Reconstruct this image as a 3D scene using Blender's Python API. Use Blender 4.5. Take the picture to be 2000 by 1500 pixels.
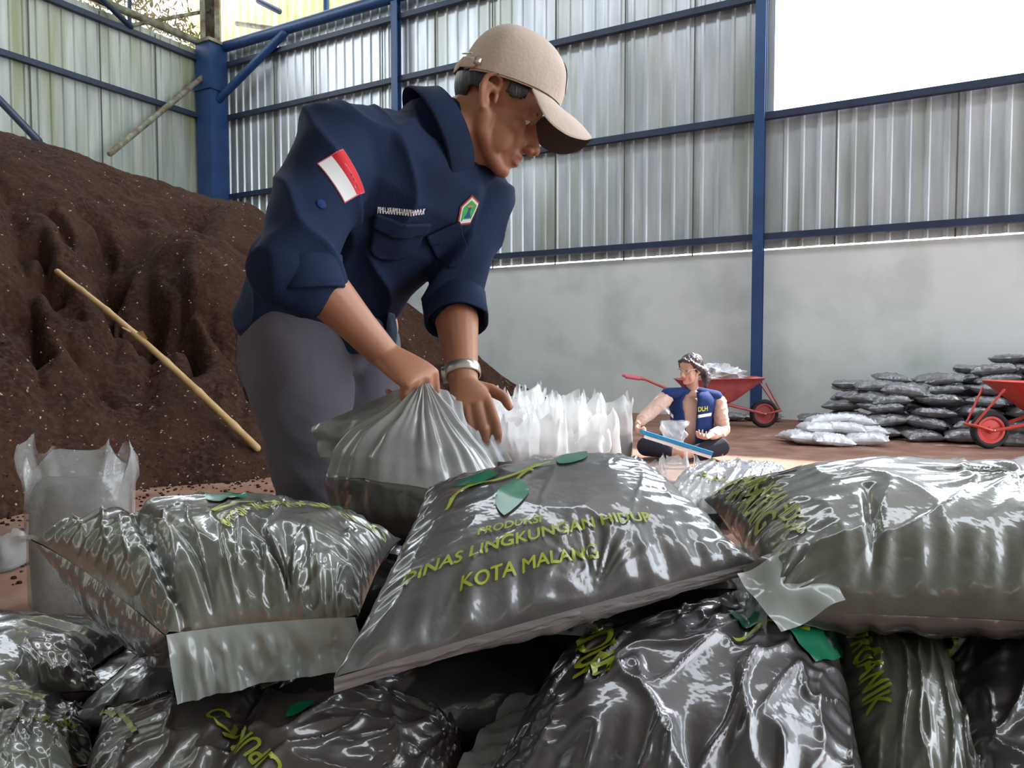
import bpy, bmesh, math, random
from math import sin, cos, pi, radians, sqrt, exp, atan2, hypot
from mathutils import Vector, Matrix, noise
V = Vector
random.seed(7)
for o in list(bpy.data.objects): bpy.data.objects.remove(o)
SC = bpy.context.scene
COL = SC.collection

# ------------------------------------------------------------------ camera, sky, sun, exposure
FPX = 1430.0
CAMZ = 0.9
PITCH = math.atan(65 / FPX)
cam = bpy.data.cameras.new('camera'); cam.sensor_width = 36; cam.lens = 36 * FPX / 2000
cam.clip_start = 0.02; cam.clip_end = 200
camo = bpy.data.objects.new('camera', cam); COL.objects.link(camo)
camo.location = (0, 0, CAMZ); camo.rotation_euler = (pi / 2 - PITCH, 0, 0)
SC.camera = camo

w = bpy.data.worlds.new('sky'); SC.world = w; w.use_nodes = True
bg = w.node_tree.nodes['Background']
bg.inputs[0].default_value = (0.86, 0.93, 1.0, 1); bg.inputs[1].default_value = 2.6
sun = bpy.data.lights.new('sun', 'SUN'); sun.energy = 6; sun.angle = radians(1.2); sun.color = (1, .95, .88)
suno = bpy.data.objects.new('sun', sun); COL.objects.link(suno)
suno.rotation_euler = V((.9, .43, .9)).to_track_quat('Z', 'Y').to_euler()
SC.view_settings.view_transform = 'Standard'; SC.view_settings.look = 'None'
SC.view_settings.gamma = 1; SC.view_settings.use_curve_mapping = False
SC.view_settings.exposure = 1.6

# ------------------------------------------------------------------ helpers
CP, SP = cos(PITCH), sin(PITCH)
def at(px, py, Y):
    rx = (px - 1000) / FPX; rz = -(py - 750) / FPX
    dy = CP + rz * SP; dz = -SP + rz * CP
    k = Y / dy
    return V((rx * k, Y, CAMZ + dz * k))

def fbm(p, o=4): return noise.fractal(p, 1.0, 2.0, o)

def tag(o, label=None, cat=None, group=None, kind=None):
    if label: o['label'] = label
    if cat: o['category'] = cat
    if group: o['group'] = group
    if kind: o['kind'] = kind
    return o

def thing(name, loc, label, cat, group=None, rz=0):
    o = bpy.data.objects.new(name, None); o.empty_display_size = .05; COL.objects.link(o)
    o.location = loc; o.rotation_euler = (0, 0, rz)
    return tag(o, label, cat, group)

def copy_tree(o, parent=None):
    c = o.copy(); COL.objects.link(c); c.parent = parent
    for ch in o.children: copy_tree(ch, c)
    return c

def base_of(parent):
    p = V((0, 0, 0))
    while parent is not None:
        p = p + parent.location; parent = parent.parent
    return p

class MB:
    def __init__(s): s.v = []; s.f = []; s.mi = []; s.cur = 0
    def add(s, vs, fs):
        b = len(s.v); s.v += [V(p) for p in vs]
        for f in fs: s.f.append(tuple(b + i for i in f)); s.mi.append(s.cur)
        return s
    def grid(s, rows, closeu=False, closev=False):
        b = len(s.v); n = len(rows); m = len(rows[0])
        for r in rows: s.v += [V(p) for p in r]
        for i in range(n if closev else n - 1):
            for j in range(m if closeu else m - 1):
                i2 = (i + 1) % n; j2 = (j + 1) % m
                s.f.append((b + i * m + j, b + i * m + j2, b + i2 * m + j2, b + i2 * m + j)); s.mi.append(s.cur)
        return s
    def loft(s, rings, cap=True):
        b = len(s.v); m = len(rings[0]); s.grid(rings, closeu=True)
        if cap:
            s.f.append(tuple(b + j for j in reversed(range(m)))); s.mi.append(s.cur)
            e = b + (len(rings) - 1) * m
            s.f.append(tuple(e + j for j in range(m))); s.mi.append(s.cur)
        return s
    def box(s, c, d, ax=None):
        c = V(c); X, Y, Z = ax or (V((1, 0, 0)), V((0, 1, 0)), V((0, 0, 1)))
        vs = [c + X * (i * d[0] / 2) + Y * (j * d[1] / 2) + Z * (k * d[2] / 2) for i in (-1, 1) for j in (-1, 1) for k in (-1, 1)]
        return s.add(vs, [(0, 1, 3, 2), (4, 6, 7, 5), (0, 4, 5, 1), (2, 3, 7, 6), (0, 2, 6, 4), (1, 5, 7, 3)])
    def beam(s, a, b, wd, hd, up=(0, 0, 1)):
        a = V(a); b = V(b); d = (b - a); L = d.length; d.normalize(); up = V(up)
        sx = d.cross(up).normalized(); u = sx.cross(d).normalized()
        return s.box((a + b) / 2, (L, wd, hd), (d, sx, u))
    def tube(s, pts, rad, n=14, flat=1.0, side=None, round_ends=True, cap=True):
        pts = [V(p) for p in pts]
        if not hasattr(rad, '__len__'): rad = [rad] * len(pts)
        fl = flat if hasattr(flat, '__len__') else [flat] * len(pts)
        rings = []; k = len(pts)
        tang = []
        for i in range(k):
            t = pts[min(i + 1, k - 1)] - pts[max(i - 1, 0)]
            tang.append(t.normalized() if t.length > 1e-9 else V((0, 0, 1)))
        ref = V(side) if side is not None else (V((0, 0, 1)) if abs(tang[0].z) < .9 else V((1, 0, 0)))
        seq = []
        if round_ends:
            for a in (-.97, -.8, -.5): seq.append((0, a))
        for i in range(k): seq.append((i, 0))
        if round_ends:
            for a in (.5, .8, .97): seq.append((k - 1, a))
        X = None
        for i, a in seq:
            t = tang[i]
            if side is not None or X is None: X = (ref - t * ref.dot(t)).normalized()
            else: X = (X - t * X.dot(t)).normalized()
            Yv = t.cross(X)
            c = pts[i] + t * (a * rad[i]); r = rad[i] * sqrt(max(0, 1 - a * a))
            rings.append([c + X * (r * cos(2 * pi * j / n)) + Yv * (r * fl[i] * sin(2 * pi * j / n)) for j in range(n)])
        return s.loft(rings, cap)
    def ell(s, c, r, ax=None, nu=18, nv=12):
        c = V(c); X, Y, Z = ax or (V((1, 0, 0)), V((0, 1, 0)), V((0, 0, 1)))
        if not hasattr(r, '__len__'): r = (r, r, r)
        rings = []
        for i in range(nv + 1):
            t = -pi / 2 + pi * (i * .98 + .01 * nv) / nv
            rings.append([c + X * (r[0] * cos(t) * cos(2 * pi * j / nu)) + Y * (r[1] * cos(t) * sin(2 * pi * j / nu)) + Z * (r[2] * sin(t)) for j in range(nu)])
        return s.loft(rings)
    def build(s, name, mats, parent=None, smooth=True, sharp=None):
        me = bpy.data.meshes.new(name)
        off = base_of(parent)
        me.from_pydata([tuple(p - off) for p in s.v], [], s.f)
        if not isinstance(mats, (list, tuple)): mats = [mats]
        for m in mats: me.materials.append(m)
        me.polygons.foreach_set('material_index', s.mi)
        me.polygons.foreach_set('use_smooth', [smooth] * len(me.polygons))
        if sharp: 
            try: me.set_sharp_from_angle(angle=radians(sharp))
            except Exception: pass
        me.update()
        o = bpy.data.objects.new(name, me); COL.objects.link(o)
        if parent is not None: o.parent = parent
        return o
    def fuse(s, name, mats, parent=None, voxel=.004, smooth=4, disp=None, matfn=None):
        """union of the closed shapes as one continuous surface"""
        o = s.build(name, mats, parent)
        m = o.modifiers.new('r', 'REMESH'); m.mode = 'VOXEL'; m.voxel_size = voxel; m.use_smooth_shade = True
        if smooth:
            m2 = o.modifiers.new('s', 'SMOOTH'); m2.iterations = smooth; m2.factor = .5
        dg = bpy.context.evaluated_depsgraph_get()
        me = bpy.data.meshes.new_from_object(o.evaluated_get(dg))
        o.modifiers.clear(); old = o.data; o.data = me; me.name = name; bpy.data.meshes.remove(old)
        me.materials.clear()
        for q in (mats if isinstance(mats, (list, tuple)) else [mats]): me.materials.append(q)
        off = base_of(parent)
        if disp:
            nr = [v.normal.copy() for v in me.vertices]
            for v, n in zip(me.vertices, nr): v.co = v.co + n * disp(v.co + off, n)
        for p in me.polygons: p.use_smooth = True; p.material_index = 0
        if matfn:
            for p in me.polygons: p.material_index = matfn(p.center + off)
        me.update()
        return o

# ------------------------------------------------------------------ materials
def mat(name, base, rough=.6, metal=0, coat=0, coat_rough=.1, c2=None, scale=5, c3=None, s3=1.0, bump=0, bscale=30, spec=.5,
        stretch=None, detail=5, lo=.35, hi=.65, trans=0, coord='Object', sub=0, bump2=0, b2scale=8, alpha=None, transl=0):
    m = bpy.data.materials.new(name); m.use_nodes = True; nt = m.node_tree; N = nt.nodes; L = nt.links
    b = N['Principled BSDF']; b.inputs['Roughness'].default_value = rough; b.inputs['Metallic'].default_value = metal
    b.inputs['Base Color'].default_value = (*base, 1); b.inputs['Specular IOR Level'].default_value = spec
    if coat: b.inputs['Coat Weight'].default_value = coat; b.inputs['Coat Roughness'].default_value = coat_rough
    if sub: b.inputs['Subsurface Weight'].default_value = sub; b.inputs['Subsurface Radius'].default_value = (.02, .008, .004)
    if trans: b.inputs['Transmission Weight'].default_value = trans
    tc = N.new('ShaderNodeTexCoord'); mp = N.new('ShaderNodeMapping')
    L.new(tc.outputs[coord], mp.inputs[0])
    if stretch: mp.inputs['Scale'].default_value = stretch
    def nz(sc, det=detail):
        n = N.new('ShaderNodeTexNoise'); n.inputs['Scale'].default_value = sc; n.inputs['Detail'].default_value = det
        L.new(mp.outputs[0], n.inputs['Vector']); return n
    if c2:
        n = nz(scale); r = N.new('ShaderNodeValToRGB')
        r.color_ramp.elements[0].position = lo; r.color_ramp.elements[1].position = hi
        r.color_ramp.elements[0].color = (*base, 1); r.color_ramp.elements[1].color = (*c2, 1)
        L.new(n.outputs['Fac'], r.inputs[0]); out = r.outputs[0]
        if c3:
            n2 = nz(s3); r2 = N.new('ShaderNodeValToRGB'); r2.color_ramp.elements[0].position = .45; r2.color_ramp.elements[1].position = .7
            L.new(n2.outputs['Fac'], r2.inputs[0])
            mx = N.new('ShaderNodeMix'); mx.data_type = 'RGBA'; L.new(r2.outputs[0], mx.inputs[0]); L.new(out, mx.inputs[6]); mx.inputs[7].default_value = (*c3, 1)
            out = mx.outputs[2]
        L.new(out, b.inputs['Base Color'])
    nrm = None
    if bump:
        n = nz(bscale, 4); bp = N.new('ShaderNodeBump'); bp.inputs['Strength'].default_value = bump; bp.inputs['Distance'].default_value = .01
        L.new(n.outputs['Fac'], bp.inputs['Height']); nrm = bp.outputs[0]
    if bump2:
        n = nz(b2scale, 3); bp = N.new('ShaderNodeBump'); bp.inputs['Strength'].default_value = bump2; bp.inputs['Distance'].default_value = .02
        L.new(n.outputs['Fac'], bp.inputs['Height'])
        if nrm: L.new(nrm, bp.inputs['Normal'])
        nrm = bp.outputs[0]
    if nrm:
        L.new(nrm, b.inputs['Normal'])
        if coat: L.new(nrm, b.inputs['Coat Normal'])
    outp = N['Material Output']; cur = b.outputs[0]
    if transl:
        t = N.new('ShaderNodeBsdfTranslucent'); t.inputs[0].default_value = (*base, 1)
        mx = N.new('ShaderNodeMixShader'); mx.inputs[0].default_value = transl
        L.new(cur, mx.inputs[1]); L.new(t.outputs[0], mx.inputs[2]); cur = mx.outputs[0]
    if alpha is not None:
        t = N.new('ShaderNodeBsdfTransparent'); mx = N.new('ShaderNodeMixShader'); mx.inputs[0].default_value = alpha
        L.new(t.outputs[0], mx.inputs[1]); L.new(cur, mx.inputs[2]); cur = mx.outputs[0]
    L.new(cur, outp.inputs[0])
    return m

M = {}
M['clad'] = mat('galvanised_cladding', (.42, .45, .49), .36, .55, c2=(.62, .64, .67), scale=2.0, stretch=(3, 3, .35), c3=(.34, .36, .31), s3=.8, bump=.05, bscale=3)
M['clad_green'] = mat('galvanised_cladding_algae', (.33, .37, .34), .5, .25, c2=(.50, .53, .50), scale=2.0, stretch=(3, 3, .3), c3=(.26, .28, .17), s3=.9)
M['clad_yellow'] = mat('yellowed_sheet', (.42, .40, .15), .6, 0, c2=(.62, .60, .30), scale=1.5, c3=(.25, .24, .10), s3=2)
M['plaster'] = mat('white_plaster', (.60, .63, .62), .85, c2=(.68, .70, .70), scale=.9, c3=(.50, .54, .52), s3=1.6, bump=.15, bscale=6)
M['blue'] = mat('blue_painted_steel', (.012, .045, .145), .45, c2=(.017, .062, .18), scale=3, bump=.03, bscale=20)
M['blue_dark'] = mat('dark_blue_rail', (.010, .018, .045), .5, c2=(.014, .028, .07), scale=3)
M['rust'] = mat('weathered_steel', (.16, .17, .12), .7, .2, c2=(.30, .30, .24), scale=9, c3=(.12, .06, .03), s3=6)
M['grime'] = mat('grime', (.10, .10, .08), .9)
M['floor'] = mat('dusty_red_floor', (.16, .068, .043), .8, c2=(.25, .12, .08), scale=1.3, c3=(.31, .18, .135), s3=3.5, bump=.25, bscale=14)
M['soil'] = mat('brown_compost', (.022, .0095, .006), .95, c2=(.044, .020, .0125), scale=2.2, c3=(.058, .029, .019), s3=26, bump=.9, bscale=48, bump2=.8, b2scale=11, spec=.15)
M['soil_bag'] = mat('soil_in_bag', (.045, .03, .028), .8, c2=(.075, .05, .045), scale=30, bump=.4, bscale=60)
M['chips'] = mat('pale_chips', (.45, .33, .22), .8)
M['bamboo'] = mat('bamboo', (.38, .23, .09), .5, c2=(.50, .34, .16), scale=8)
def bagmat(name, a, b, **k):
    d = dict(rough=.38, coat=1, coat_rough=.09, c2=b, scale=14, bump=.10, bscale=7, bump2=.10, b2scale=30, stretch=None, spec=.6)
    d.update(k); return mat(name, a, **d)
M['bag'] = bagmat('bagged_compost_film', (.055, .053, .055), (.085, .082, .082))
M['bag_brown'] = bagmat('bagged_compost_film_brown', (.058, .046, .044), (.085, .07, .066))
M['bag_olive'] = bagmat('bagged_compost_film_olive', (.085, .09, .075), (.13, .135, .11))
M['bag_dark'] = bagmat('bagged_compost_film_dark', (.022, .018, .022), (.04, .034, .038))
M['bag_under'] = mat('bag_underside', (.115, .095, .09), .6, c2=(.14, .118, .112), scale=5, bump=.08, bscale=14)
M['bag_far'] = bagmat('far_bag_film', (.10, .102, .115), (.20, .20, .22), bscale=14, bump=.3)  # sheen and highlights put into the lightened film colour
M['bag_pale'] = bagmat('pale_bag_film', (.55, .56, .60), (.68, .68, .71), bump=.1, bump2=.2)
M['film'] = mat('clear_film', (.58, .64, .61), .22, coat=1, coat_rough=.08, bump2=.3, b2scale=12, alpha=.55, transl=.1)
M['film_grey'] = mat('grey_gathered_film', (.24, .24, .24), .25, coat=1, coat_rough=.10, c2=(.42, .42, .41), scale=9, bump=.15, bscale=12, transl=.15)
M['film_thin'] = mat('thin_clear_film', (.55, .58, .58), .2, coat=1, coat_rough=.06, bump2=.5, b2scale=14, alpha=.38)
M['film_white'] = mat('white_film', (.62, .66, .70), .3, coat=.5, bump2=.3, b2scale=10, alpha=.38, transl=.2)
M['ink'] = mat('yellow_green_ink', (.30, .36, .015), .45, coat=.5)
M['ink_faded'] = mat('faded_yellow_ink', (.42, .44, .10), .45, coat=.5)
M['leaf'] = mat('green_ink', (.0, .16, .075), .4, coat=.5)
M['ink_black'] = mat('dark_ink', (.03, .03, .03), .5)
M['skin'] = mat('tan_skin', (.36, .155, .088), .5, sub=.12, c2=(.42, .19, .11), scale=10)
M['skin_f'] = mat('fair_tan_skin', (.55, .31, .23), .5, sub=.12, c2=(.60, .36, .28), scale=12)
M['lip'] = mat('lips', (.30, .10, .07), .45)
M['lip_f'] = mat('pink_lips', (.55, .12, .12), .4)
M['hair'] = mat('black_hair', (.012, .010, .012), .45, c2=(.03, .026, .028), scale=60, stretch=(1, 1, .2), bump=.4, bscale=90)
M['hair_f'] = mat('dark_brown_hair', (.03, .022, .03), .4, c2=(.08, .06, .08), scale=40, bump=.5, bscale=70)
M['eye'] = mat('eye_white', (.7, .68, .65), .2)
M['iris'] = mat('iris', (.02, .012, .01), .15)
M['navy'] = mat('navy_cotton', (.008, .016, .046), .85, c2=(.012, .024, .062), scale=9, bump=.12, bscale=220, spec=.2)
M['navy_vest'] = mat('navy_vest', (.015, .035, .13), .85, c2=(.02, .045, .16), scale=9, spec=.2)
M['trouser'] = mat('grey_trousers', (.095, .085, .108), .9, c2=(.12, .107, .132), scale=6, bump=.12, bscale=200, spec=.2)
M['tights'] = mat('black_leggings', (.012, .014, .03), .8)
M['cap'] = mat('beige_cap', (.60, .49, .42), .85, c2=(.65, .54, .47), scale=8, bump=.15, bscale=160, spec=.2)
M['cap_dark'] = mat('cap_underbrim', (.10, .085, .07), .9)
M['white'] = mat('white_cloth', (.80, .80, .82), .8)
M['red'] = mat('red_cloth', (.62, .02, .03), .8)
M['shirt_lb'] = mat('light_blue_cloth', (.20, .30, .48), .85)
M['nude'] = mat('nude_sleeve', (.52, .35, .28), .85, c2=(.60, .42, .36), scale=8)
M['steel'] = mat('brushed_steel', (.62, .60, .55), .3, .8)
M['gold'] = mat('orange_thread', (.65, .25, .04), .6)
M['emb_green'] = mat('emblem_green', (.05, .40, .09), .7)
M['emb_blue'] = mat('emblem_blue', (.01, .08, .28), .7)
M['emb_red'] = mat('emblem_red', (.30, .03, .03), .7)
M['bar_red'] = mat('red_paint', (.62, .045, .035), .45, c2=(.70, .09, .07), scale=6)
M['bar_red_dull'] = mat('dull_red_paint', (.36, .06, .06), .6, c2=(.44, .10, .10), scale=6)
M['rubber'] = mat('black_rubber', (.02, .02, .024), .8)
M['bluepl'] = mat('blue_plastic', (.02, .26, .55), .35)
M['cardboard'] = mat('cardboard', (.42, .27, .16), .85)
M['yellow'] = mat('yellow_thread', (.75, .70, .02), .7)
M['pink'] = mat('pink_cloth', (.55, .12, .16), .8)
M['leafplant'] = mat('climbing_foliage', (.22, .20, .10), .9, c2=(.40, .34, .20), scale=5)

# ------------------------------------------------------------------ wall frame: s along the right wall (from the blue post, rightwards), n out of the wall
A = V((.872, -.489, 0)).normalized(); NN = V((-.489, -.872, 0)).normalized()
P0 = V((3.26, 9.70, 0))
def W(s, n, z): return P0 + A * s + NN * n + V((0, 0, z))
SCOR = -10.55                                     # corner position along the wall
COR = W(SCOR, 0, 0)
def LW(q, n, z): return COR + NN * q + A * n + V((0, 0, z))   # left wall: q from the corner towards us, n into the hall

def corrugated(mb, org, d, nrm, length, z0, z1, pitch=.2, h=.028, rows=1):
    pr = [(0, 0), (.60, 0), (.68, 1), (.86, 1), (.94, 0)]
    xs = []; k = 0
    while k * pitch < length:
        for a, b in pr:
            x = (k + a) * pitch
            if x <= length: xs.append((x, b * h))
        k += 1
    xs.append((length, 0))
    r = [[org + d * x + nrm * y + V((0, 0, z)) for x, y in xs] for z in (z0, z1)]
    mb.grid(r); return mb
def struct(o, kind='structure'): o['kind'] = kind; return o

# floor
mb = MB(); n = 60
mb.grid([[V((-16 + 34 * i / n, -9 + 34 * j / n, 0)) for i in range(n + 1)] for j in range(n + 1)])
struct(mb.build('floor', M['floor']))
# right wall: masonry below, cladding above, with the opening
mb = MB(); mb.box(W(1.2, -.145, 1.11), (2 * (1.2 - SCOR), .2, 2.22), (A, NN, V((0, 0, 1))))
struct(mb.build('wall_right', M['plaster'], smooth=False))
OP0, OP1 = .14, 9.2
mb = MB()
corrugated(mb, W(SCOR, -.06, 0), A, NN, OP0 - SCOR, 2.24, 6.8)
corrugated(mb, W(OP0, -.06, 0), A, NN, 14 - OP0, 2.24, 3.98)
corrugated(mb, W(-4, -.06, 0), A, NN, OP1 + 4.8, 6.8, 8.6)  # unseen upper strip, added to keep sun off the heap
struct(mb.build('wall_right_cladding', M['clad'], smooth=False))
mb = MB(); corrugated(mb, W(OP1, -.06, 0), A, NN, 14 - OP1, 3.98, 6.8)
struct(mb.build('wall_right_cladding_end', M['clad'], smooth=False))
# left wall
mb = MB(); corrugated(mb, LW(0, 0, 0), NN, A, 16, 0, 6.75)  # run on out of view to shut out light from behind
struct(mb.build('wall_left', M['clad_green'], smooth=False))
# sheet joints: dark laps of the cladding
mb = MB()
for s in (-8.9, -7.9, -6.3, -5.2, -4.1, -3.0, -1.9, -.9, .9, 2.2, 3.3, 4.4, 5.5):
    mb.box(W(s, -.025, 4.4 if s < .1 else 3.1), (.018, .01, 4.4 if s < .1 else 1.74), (A, NN, V((0, 0, 1))))
struct(mb.build('trim_1', M['grime'], smooth=False))
mb = MB()
for q in (1.3, 2.35, 3.5, 4.7): mb.box(LW(q, .035, 3.9), (.02, .01, 5.6), (NN, A, V((0, 0, 1))))
struct(mb.build('trim_2', M['grime'], smooth=False))

# girts (rails): each one a thing
def rail(name, a, b, wd, hd, m, label, cat='rail', group=None, z=None):
    mb = MB(); mb.beam(a, b, wd, hd); o = mb.build(name, m, smooth=False); return tag(o, label, cat, group)
HEI = ['lowest', 'second', 'third', 'topmost']
for k, z in enumerate((2.38, 3.93, 5.46)):
    rail('cladding_rail', W(SCOR + .25, .05, z), W(13, .05, z) if k < 2 else W(-.05, .05, z), .09, .085, M['blue_dark'],
         'dark blue steel rail across the cladding above the white wall, %s up from the floor' % HEI[k], group='cladding rails')
rail('cladding_rail', W(SCOR + .25, .05, 6.48), W(0, .05, 6.48), .09, .085, M['blue_dark'], 'dark blue steel rail just under the thick blue eave pipe', group='cladding rails')
for k, z in enumerate((5.45, 6.55)):
    rail('cladding_rail', LW(.3, .08, z), LW(12, .08, z), .09, .09, M['blue_dark'], 'dark steel rail on the left cladding above the soil heap, %s of two' % ('lower', 'upper')[k], group='left wall rails')
# eave pipes
mb = MB(); mb.tube([W(SCOR, .12, 6.80), W(9.5, .12, 6.80)], .10, 16); tag(mb.build('eave_pipe', M['blue']), 'thick blue steel pipe along the top of the right cladding', 'beam')
mb = MB(); mb.tube([LW(0, .12, 6.85), LW(12, .12, 6.85)], .07, 12); tag(mb.build('eave_pipe', M['rust']), 'weathered dark pipe along the top of the left cladding', 'beam')
# posts
for s, lab in ((0, 'slim blue steel post beside the bright opening'), (-5.9, 'blue steel post behind the man in the cap')):
    mb = MB()
    for dn in (-.05, .05): mb.box(W(s, .11 + dn, 3.4), (.13, .015, 6.8), (A, NN, V((0, 0, 1))))
    mb.box(W(s, .11, 3.4), (.012, .1, 6.8), (A, NN, V((0, 0, 1))))
    mb.box(W(s, .18, .02), (.22, .22, .03), (A, NN, V((0, 0, 1))))
    tag(mb.build('steel_post', M['blue'], smooth=False), lab, 'post')
# corner column
cb = LW(.28, .28, 0)
t = thing('corner_column', cb, 'broad blue steel column in the far corner behind the soil heap', 'column')
mb = MB(); Dg = (A + NN).normalized(); Dp = (A - NN).normalized()
mb.box(cb + V((0, 0, 3.4)), (.40, .40, 6.8), (A, NN, V((0, 0, 1))))
mb.box(cb + V((0, 0, 5.95)), (.46, .46, .08), (A, NN, V((0, 0, 1))))
mb.build('lower_shaft', M['blue'], t, smooth=False)
mb = MB()
for d in (-.13, .13): mb.box(cb + Dp * d + V((0, 0, 8.0)), (.09, .30, 2.4), (Dp, Dg, V((0, 0, 1))))
mb.box(cb + V((0, 0, 8.0)) + Dg * -.1, (.2, .02, 2.4), (Dp, Dg, V((0, 0, 1))))
mb.build('upper_shaft', M['rust'], t, smooth=False)
mb = MB(); mb.box(cb + V((0, 0, 6.82)), (.5, .5, .06), (A, NN, V((0, 0, 1)))); mb.build('cap_plate', M['rust'], t, smooth=False)
# braces
def brace(a, b, r, m, label):
    mb = MB(); mb.tube([a, b], r, 12); tag(mb.build('steel_brace', m), label, 'brace')
brace(cb + V((0, 0, 5.75)) + A * .2, W(SCOR + 2.1, .14, 6.72), .075, M['blue'], 'thick blue diagonal brace from the corner column up to the eave pipe')
brace(LW(.3, .2, 6.3), at(215, 300, 12.45), .05, M['rust'], 'thin weathered brace running down from the corner column to the soil heap')
brace(at(-30, 165, 11), at(75, 275, 10.6), .055, M['blue_dark'], 'dark blue brace at the left edge above the soil heap')
brace(at(637, -60, 14.0), at(637, 58, 14.0), .055, M['blue'], 'blue upright pipe standing on the eave pipe')
brace(at(463, 46, 15.2), at(605, 66, 14.2), .05, M['rust'], 'pale horizontal strut behind the corner column, under the roof')
brace(at(190, -10, 12.5), at(255, 52, 13.2), .05, M['blue_dark'], 'short dark strut over the top of the left cladding')
brace(at(255, 50, 13.2), at(412, 20, 14.6), .035, M['rust'], 'thin weathered strut from the left eave to the corner column')
brace(at(253, -20, 13.2), at(253, 50, 13.2), .035, M['blue_dark'], 'small dark upright on the left eave')
brace(at(505, 2, 15.5), at(545, 22, 15.5), .06, M['blue_dark'], 'dark purlin stub in front of the bright roof panel')

# roof: unseen sheets high over the hall, gap placed to light the bag tops
mb = MB()
def roof_q(s0, s1, n0, n1, z=8.6, th=.05): mb.box(W((s0 + s1) / 2, (n0 + n1) / 2, z), (s1 - s0, n1 - n0, th), (A, NN, V((0, 0, 1))))
edges = [(-12.5, 14)]
for s0, s1 in edges:
    roof_q(s0, s1, -.3, 4.0)
    roof_q(s0, s1, 5.4, 16)
struct(mb.build('ceiling', M['clad_green'], smooth=False))
# yellowed roof sheets over the right eave beyond the column, seen above the eave pipe
mb = MB(); corrugated(mb, W(-13.5, -1.6, 0), A, NN, 9.5, 6.0, 10.5, pitch=.24, h=.04)
struct(mb.build('wall_back_upper', M['clad_yellow'], smooth=False))
mb = MB()
def qd(a, b, c, d): mb.add([a, b, c, d], [(0, 1, 2, 3)])
for s0, s1 in ((-12.6, -11.9), (-10.0, -9.0)):
    pass
# foliage outside above the left eave
mb = MB(); random.seed(3)
for i in range(900):
    q = random.uniform(.3, 2.6); c = LW(q, -.15 + random.uniform(-.25, .15), 6.85 + abs(random.gauss(0, .38)))
    a = V((random.gauss(0, 1), random.gauss(0, 1), random.gauss(0, 1))).normalized(); b = a.orthogonal().normalized()
    L = random.uniform(.04, .12); mb.add([c, c + a * L + b * .02, c + a * 2 * L, c + a * L - b * .02], [(0, 1, 2, 3)])
tag(mb.build('creeper_foliage', M['leafplant'], smooth=False), 'dry sunlit creeper hanging over the top of the left cladding', 'creeper', kind='stuff')
# unseen back and side walls, added to cut light from behind the camera
mb = MB(); corrugated(mb, W(-12.5, 16, 0), A, -NN, 26.5, 0, 8.5); corrugated(mb, W(14, 8.6, 0), NN, -A, 7.4, 0, 8.5)
struct(mb.build('wall_back_unseen', M['clad_green'], smooth=False))

# ------------------------------------------------------------------ soil heap
CR = []
def lerp_tab(tab, x):
    if x <= tab[0][0]: return tab[0][1:]
    for p, q in zip(tab, tab[1:]):
        if x <= q[0]:
            k = (x - p[0]) / (q[0] - p[0]); k2 = k * k * (3 - 2 * k) * .3 + k * .7
            return tuple(a + (b - a) * k2 for a, b in zip(p[1:], q[1:]))
    return tab[-1][1:]
def zat(px, py, Y): return at(px, py, Y).z
HT = [  # azimuth, toe depth, crest depth, crest height
    (-1.3, 2.4, 6.0, 3.0), (-.85, 3.0, 6.6, 3.0), (-.70, 3.9, 7.2, zat(0, 252, 7.2)), (-.61, 4.3, 7.6, zat(130, 286, 7.6)), (-.49, 4.8, 8.2, zat(300, 345, 8.2)),
    (-.40, 4.95, 8.6, zat(430, 386, 8.6)), (-.35, 5.1, 8.9, zat(500, 402, 8.9)), (-.325, 5.2, 9.0, zat(535, 428, 9.0)),
    (-.26, 5.6, 9.2, zat(630, 488, 9.2)), (-.15, 6.4, 9.6, zat(785, 582, 9.6)), (-.09, 7.0, 9.8, zat(870, 648, 9.8)), (.007, 7.8, 10.0, zat(1010, 752, 10.0)), (.06, 8.6, 10.2, .12), (.09, 9.4, 10.4, 0.0)]
def wall_depth(a):
    # depth of right wall / left wall on azimuth a
    # right wall: (X-3.26)*.489+(Y-9.7)*.872=0
    yr = (3.26 * .489 + 9.7 * .872) / (a * .489 + .872)
    c = COR; den = (a * .872 - .489); num = (c.x * .872 - c.y * .489)
    yl = num / den if den < -1e-6 else 1e9
    return min(yr, yl if yl > 0 else 1e9) - .12
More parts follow.
